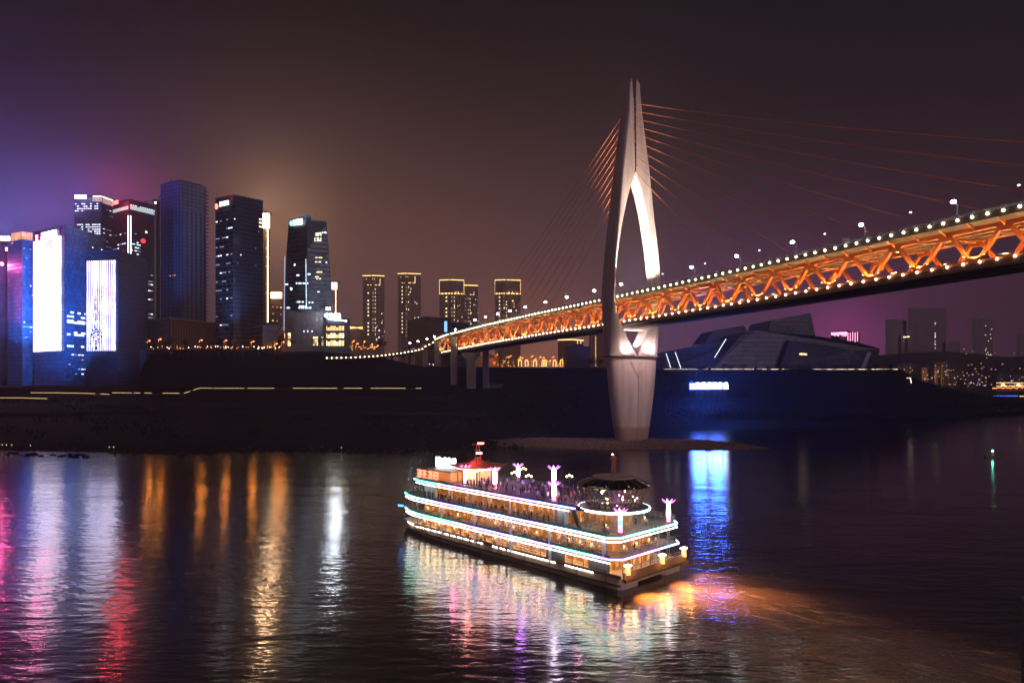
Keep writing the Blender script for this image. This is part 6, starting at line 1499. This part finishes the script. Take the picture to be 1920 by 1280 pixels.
m = MB(); m.box((PV.x, PV.y, 12.7), (4.4, 4.4, 2.7), rz=BRZ); m.build('kiosk', glow('kiosk lit', (1.0, .55, .24), .85), canopy)
MT = bw(42.8, 8.5, 0); m = MB()
for i, j in ((-1, -1), (1, -1), (1, 1), (-1, 1)): m.bar((PV.x + i * .7, PV.y + j * .7, 15.6), (PV.x + i * .2, PV.y + j * .2, 19.2), .10)
for z in (16.4, 17.2, 18.0, 18.8): f = (19.2 - z) / 3.6; w_ = .2 + .5 * f; m.box((PV.x, PV.y, z), (2 * w_, 2 * w_, .08))
m.box((PV.x, PV.y, 19.2), (2.6, .3, .12), rz=.3); m.build('mast', surf('mast paint', (.45, .12, .08), .5), canopy)
m = MB(); m.box((PV.x + .6, PV.y, 19.45), (1.3, .3, .25)); m.build('mast_lamp', glow('mast red', (1.0, .12, .08), 22), canopy)
m = MB(); m.box((PV.x + .3, PV.y - .3, 17.4), (1.1, .3, .3)); m.build('mast_lamp', glow('mast amber', (1.0, .6, .35), 16), canopy)
plr = bpy.data.lights.new('canopy_lamp', 'POINT'); plr.energy = 700; plr.color = (1, .3, .25); plr.shadow_soft_size = .4
o = bpy.data.objects.new('canopy_lamp', plr); col.objects.link(o); o.parent = boat; o.location = Vector((PV.x - 2, PV.y - 3, 17.0)) - Vector(boat.location)
# bow sign board, white lit, ragged blocks of characters
m = MB(); r_ = random.Random(2); c_ = P(836, 868, 151)
for i in range(4):
    x = c_.x - 1.7 + i * 1.13; z = c_.z + .25 - i * .12
    m.box((x, c_.y, z), (1.05, .35, 1.9)); 
    for q in range(3): m.box((x + r_.uniform(-.4, .4), c_.y - .02, z + r_.choice((-1, 1)) * 1.0), (.3, .3, .35))
m.build('bow_sign', glow('bow sign white', (.93, 1.0, 1.0), 7.0), boat)
m = MB(); m.bar((c_.x - 1.6, c_.y + .3, 8.1), (c_.x - 1.6, c_.y + .3, c_.z), .14); m.bar((c_.x + 1.6, c_.y + .3, 8.1), (c_.x + 1.6, c_.y + .3, c_.z), .14); m.build('sign_frame', mull, boat)
sd_ = Vector((-SD.x, -SD.y)); q = bw(56.2, 2.2, 11.75)
glyph_sign(boat, q, sd_, 7.6, 1.9, 4, glow('red letters', (1.0, .20, .10), 3.2), 41, name='roof_lettering', th=.25)
m = MB(); m.box(bw(51.5, 8, 12.3), (7.5, 6.5, 2.0), rz=BRZ); m.build('wheelhouse', glow('wheelhouse amber', (1.0, .50, .16), .32), boat)
m = MB(); m.box(bw(51.5, 8, 13.4), (8.2, 7.2, .2), rz=BRZ); m.build('wheelhouse_roof', brown_p, boat)
m = MB(); m.bar(bw(59.5, -.3, 5.6), bw(60.5, 1.6, 5.1), .25, .4); m.build('bow_side_light', glow('bow blue', (.08, .32, 1.0), 3.0), boat)
m = MB(); m.bar(bw(59.6, 3.0, 1.4), bw(60.6, 6.0, 1.4), .3, .3); m.build('bow_lamp', glow('bow amber', (1.0, .62, .18), 7.0), boat)

# lotus light columns (they stand on the decks)
seg_m = {'w': glow('column white', (1.0, .90, 1.0), 16), 'v': glow('column violet', (.85, .45, 1.0), 4.5), 'p': glow('column pink', (1.0, .16, .28), 6), 'b': glow('column blue', (.10, .25, 1.0), 6), 'y': glow('column gold', (1.0, .80, .45), 3.2)}
petal = glow('petal magenta', (.95, .18, 1.0), 3); petal2 = glow('petal lilac', (.75, .55, 1.0), 1.9)
def lotus(loc, hh, segs, lab, mid=False):
    L = Vector(loc); o = empty('lotus_lamp', L, label=lab, cat='light column', group='lotus light columns')
    m_ = MB(); m_.box(L + Vector((0, 0, .1)), (.9, .9, .2)); m_.build('base', brown_p, o)
    z = .2; st = (hh - .2) / len(segs)
    for sg_ in segs:
        m_ = MB(); m_.tube([L + Vector((0, 0, z)), L + Vector((0, 0, z + st - .04))], .36, 12); m_.build('light_segment', seg_m[sg_], o); z += st
    lv = [hh + .05] + ([hh * .5] if mid else [])
    for l in lv:
        for k in range(8):
            a0 = k * math.pi / 4; c, s = math.cos(a0), math.sin(a0); q = L + Vector((0, 0, l)); m_ = MB()
            r_in = .4
            def pp(r, w, z_): return q + Vector((c * r - s * w, s * r + c * w, z_))
            m_.loft([[pp(r_in, -.12, 0), pp(r_in, .12, 0), pp(r_in, .12, .06), pp(r_in, -.12, .06)], [pp(.75, -.26, .2), pp(.75, .26, .2), pp(.75, .26, .25), pp(.75, -.26, .25)], [pp(1.25, -.03, .62), pp(1.25, .03, .62), pp(1.25, .03, .66), pp(1.25, -.03, .66)]])
            m_.build('petal', petal if k % 2 else petal2, o)
    return o
lotus(bw(2.9, 3.6, 8.05), 3.3, 'pby', 'gold, blue and pink banded light column at the near stern corner of the third deck')
lotus(bw(2.3, 16.4, 8.05), 3.3, 'pwy', 'white light column with lilac petals at the far stern corner of the third deck')
lotus(bw(17.4, 3.6, 11.3), 5.6, 'pwwvww', 'tall two-tier lotus light column nearest the round observation lounge', mid=True)
lotus(bw(38.6, 15.5, 11.3), 3.1, 'vww', 'lotus light column with magenta petals on the far side of the crowded sun deck')
lotus(bw(34.3, 5.0, 11.3), 3.6, 'pwww', 'lotus light column in the middle of the near edge of the sun deck')
lotus(bw(43.7, 5.4, 11.3), 3.2, 'vwww', 'lotus light column directly in front of the red canopy')
for i, (s, b_, lb) in enumerate(((22.5, 13.5, 'globe lamp post on the sun deck beside the observation lounge'), (33.0, 9, 'globe lamp post in the middle of the sun deck crowd'), (40, 6.0, 'globe lamp post nearest the red canopy'), (28, 8.0, 'globe lamp post between the two tall lotus columns'), (36, 14.5, 'globe lamp post at the far rail of the sun deck'))):
    L = bw(s, b_, 11.3); o = empty('globe_lamp', L, label=lb, cat='deck lamp', group='globe lamps on the sun deck')
    m = MB(); m.tube([L, L + Vector((0, 0, 2.9))], .07, 6); m.bar(L + Vector((-.5, 0, 2.7)), L + Vector((.5, 0, 2.7)), .06); m.build('post', brown_p, o)
    for dx in (-.5, 0, .5):
        m = MB(); m.ball(L + Vector((dx, 0, 2.95 + (.25 if dx == 0 else 0))), .2, 8, 6); m.build('globe', glow('globe gold', (1.0, .80, .42), 6.0), o)
# sun deck lights that tint the crowd violet
for s, b_, c_ in ((21, 8, (.9, .2, 1.0)), (30, 9, (.75, .15, 1.0)), (38, 8, (1.0, .15, .7)), (14, 6, (1.0, .45, .6)), (26, 4, (.6, .2, 1.0)), (46, 4, (1.0, .2, .4))):
    d = bpy.data.lights.new('deck_light', 'POINT'); d.energy = 420; d.color = c_; d.shadow_soft_size = .3; o = bpy.data.objects.new('deck_light', d); col.objects.link(o); o.parent = boat; o.location = bw(s, b_, 14.2) - Vector(boat.location)

# ---- people: one skinned body, posed four ways
def person_mesh(pose, seed):
    sk = {'standing': dict(hl=(-.17, .02, .02), hr=(.17, -.02, .02), el=(-.27, .04, 1.12), er=(.27, .04, 1.12), wl=(-.25, -.14, .88), wr=(.26, -.10, .88)),
          'leaning': dict(hl=(-.15, .08, .02), hr=(.16, -.02, .02), el=(-.28, -.12, 1.12), er=(.28, -.12, 1.12), wl=(-.16, -.36, 1.08), wr=(.16, -.36, 1.08)),
          'photo': dict(hl=(-.14, .02, .02), hr=(.15, .05, .02), el=(-.26, -.16, 1.24), er=(.26, -.16, 1.24), wl=(-.10, -.34, 1.48), wr=(.10, -.34, 1.48)),
          'walking': dict(hl=(-.12, -.26, .03), hr=(.12, .24, .06), el=(-.26, .12, 1.13), er=(.26, -.10, 1.13), wl=(-.26, .10, .88), wr=(.24, -.30, .96))}[pose]
    V = []; E = []; Rr_ = []
    def v(p, r, par=None):
        V.append(p); Rr_.append(r); i = len(V) - 1
        if par is not None: E.append((par, i))
        return i
    pel = v((0, 0, .96), .15); wst = v((0, 0, 1.10), .13, pel); ch = v((0, .01, 1.32), .155, wst); nk = v((0, 0, 1.50), .055, ch); hd0 = v((0, -.01, 1.60), .085, nk); v((0, -.01, 1.70), .08, hd0)
    for sx, foot, e, w in ((-1, sk['hl'], sk['el'], sk['wl']), (1, sk['hr'], sk['er'], sk['wr'])):
        hp = v((sx * .10, 0, .88), .105, pel); kn = v(((sx * .1 + foot[0]) / 2, foot[1] * .35 - .03, .50), .072, hp); an = v((foot[0], foot[1], .09), .048, kn); v((foot[0], foot[1] - .16, .04), .042, an)
        sh = v((sx * .19, .01, 1.42), .065, ch); el = v(e, .048, sh); wr = v(w, .036, el); v((w[0], w[1] - .07, w[2] - .04), .034, wr)
    me = bpy.data.meshes.new('person'); me.from_pydata(V, E, []); ob_ = bpy.data.objects.new('person', me); col.objects.link(ob_)
    md = ob_.modifiers.new('skin', 'SKIN'); 
    for i, sv in enumerate(me.skin_vertices[0].data): sv.radius = (Rr_[i], Rr_[i] * .8); sv.use_root = (i == 0)
    ob_.modifiers.new('sub', 'SUBSURF').levels = 1
    ob_.modifiers['sub'].render_levels = 1
    dg = bpy.context.evaluated_depsgraph_get(); nm = bpy.data.meshes.new_from_object(ob_.evaluated_get(dg)); bpy.data.objects.remove(ob_)
    return nm
skin = surf('skin', (.48, .28, .20), .6, var=.1); hair = surf('hair', (.03, .02, .02), .6)
cloth = [surf('cloth ' + n_, c_, .85, var=.15) for n_, c_ in (('black', (.03, .03, .035)), ('white', (.62, .60, .60)), ('navy', (.03, .05, .14)), ('red', (.42, .05, .06)), ('grey', (.22, .22, .24)), ('tan', (.38, .27, .18)))]
pv = []
for i, (pose, top_, leg_) in enumerate((('standing', 0, 2), ('leaning', 4, 0), ('photo', 1, 2), ('walking', 3, 0), ('standing', 5, 4), ('leaning', 2, 0), ('photo', 0, 0), ('walking', 1, 4))):
    me = person_mesh(pose, i); me.materials.clear()
    for mt in (skin, hair, cloth[top_], cloth[leg_]): me.materials.append(mt)
    for p_ in me.polygons:
        c_ = p_.center; p_.use_smooth = True
        if c_.z > 1.66 or (c_.z > 1.56 and c_.y > .01): p_.material_index = 1
        elif c_.z > 1.49: p_.material_index = 0
        elif c_.z > .93: p_.material_index = 2 if not (abs(c_.x) < .5 and c_.y < -.30) else 0
        else: p_.material_index = 3
    pv.append((pose, top_, me))
cn = ('black', 'white', 'navy', 'red', 'grey', 'tan'); pn_ = {'standing': 'standing', 'leaning': 'leaning', 'photo': 'filming', 'walking': 'walking'}
def person(p, rz, zone):
    pose, top_, me = pv[rnd.randrange(len(pv))]
    o = bpy.data.objects.new('person', me); col.objects.link(o); o.location = p; o.rotation_euler = (0, 0, rz); k = rnd.uniform(.94, 1.04); o.scale = (k, k, k)
    lb = f'passenger in {cn[top_]} top {pn_[pose]} {zone}'
    tag(o, lb, 'person', 'boat passengers'); crowd.append((((Vector(p) - Vector((BA.x, BA.y, 0))).dot(Vector((SD.x, SD.y, 0)))), o))
crowd = []; placed = []
def ok(s, b_):
    for a, c in placed:
        if (a - s) ** 2 + (c - b_) ** 2 < .34: return False
    placed.append((s, b_)); return True
n_ = 0
while n_ < 120:
    s = rnd.uniform(14.5, 41); b_ = 2.2 + (12.5 * rnd.random() ** 1.3)
    if abs(s - 7.6) < 7 or not ok(s, b_): continue
    person(bw(s, b_, 11.31), rnd.uniform(0, 6.28), ('by the near rail' if b_ < 5 else 'mid-deck' if b_ < 9 else 'by the far rail') + (' near the lounge' if s < 23 else ' amidships' if s < 33 else ' near the canopy')); n_ += 1
for i in range(44):
    s = 15.5 + i * .85 + rnd.uniform(-.2, .2)
    if rnd.random() < .18: continue
    person(bw(s, .55 + rnd.uniform(0, .5), 8.06), BRZ + math.pi + rnd.uniform(-.5, .5) + math.pi / 2 * 0, 'at the third deck rail')
for i, (s, b_, h) in enumerate(((22, .9, 4.76), (29, 1.0, 4.76), (35.5, 1.2, 4.76), (44, 1.1, 4.76), (12, 1.2, 4.76), (26, 1.0, 1.96), (33, 1.3, 1.96), (40, 1.0, 1.96), (1.9, 12, 4.76), (1.9, 6, 4.76), (5, 2.2, 8.06), (4.2, 9.5, 8.06), (6, 14.3, 8.06))):
    person(bw(s, b_, h), rnd.uniform(0, 6.28), ('behind the stern windows' if s < 2 else 'on the open stern terrace' if h > 8 else 'behind the second storey windows' if h > 4 else 'on the lowest deck'))
from collections import defaultdict
by = defaultdict(list)
for s_, o in crowd: by[o['label']].append((s_, o))
for l_, v_ in by.items():
    if len(v_) > 1:
        for i, (s_, o) in enumerate(sorted(v_, key=lambda q: q[0])): o['label'] = f'{l_}, {ordw(i + 1)} from stern'
# tables with lamps
tabm = surf('tablecloth', (.5, .36, .22), .7); tl = glow('table lamp shade', (1.0, .60, .24), 3.0)
tsrc = None; tcount = defaultdict(int)
for s, b_, h, zone in [(s, 2.0, 4.76, 'second storey') for s in (5, 7.5, 10, 12.5, 17, 20, 23, 26, 31, 37, 42, 47, 52)] + [(s, 1.9, 1.96, 'lowest storey') for s in (27, 31, 35, 39, 43, 48, 53)] + [(2.9, b_, 4.76, 'stern saloon') for b_ in (4.5, 8, 11.5)] + [(5.4, 3.0, 8.06, 'round lounge terrace'), (4.6, 12.6, 8.06, 'round lounge terrace')]:
    L = bw(s, b_, h); tcount[zone] += 1; lb = f'round dining table with shaded lamp in the {zone}, {ordw(tcount[zone])} from the stern'
    if tsrc is None:
        o = empty('dining_table', (0, 0, 0)); del o['_w']; tag(o, lb, 'table', 'dining tables on the boat')
        m = MB(); m.lathe((0, 0, 0), [(.01, .75), (.62, .75), (.66, .60), (.64, .35)], 14); m.build('tablecloth', tabm, o)
        m = MB(); m.tube([(0, 0, 0), (0, 0, .7)], [.25, .08], 8); m.build('pedestal', brown_p, o)
        m = MB(); m.lathe((0, 0, 0), [(.02, .76), (.05, .95), (.22, 1.0), (.12, 1.25), (.01, 1.26)], 10); m.build('lamp_shade', tl, o)
        tsrc = o
    else: o = copy_tree(tsrc); tag(o, lb, 'table')
    o.location = L
# ------------------------------------------------------------------ haze
t = bpy.data.materials.new('haze'); t.use_nodes = True; nt = t.node_tree; nt.nodes.clear()
ou = nt.nodes.new('ShaderNodeOutputMaterial'); pvn = nt.nodes.new('ShaderNodeVolumePrincipled'); nt.links.new(pvn.outputs[0], ou.inputs['Volume'])
pvn.inputs['Density'].default_value = 0.00025; pvn.inputs['Color'].default_value = (.74, .70, .92, 1); pvn.inputs['Anisotropy'].default_value = 0.45
m = MB(); m.prism([(-1900, -60), (1900, -60), (1900, 2700), (-1900, 2700)], -3.5, 300)
hz = m.build('haze', t); tag(hz, kind='stuff'); tag(hz, 'thin pale night haze filling the river valley', 'haze')
for o in bpy.data.objects:
    if '_w' in o: del o['_w']
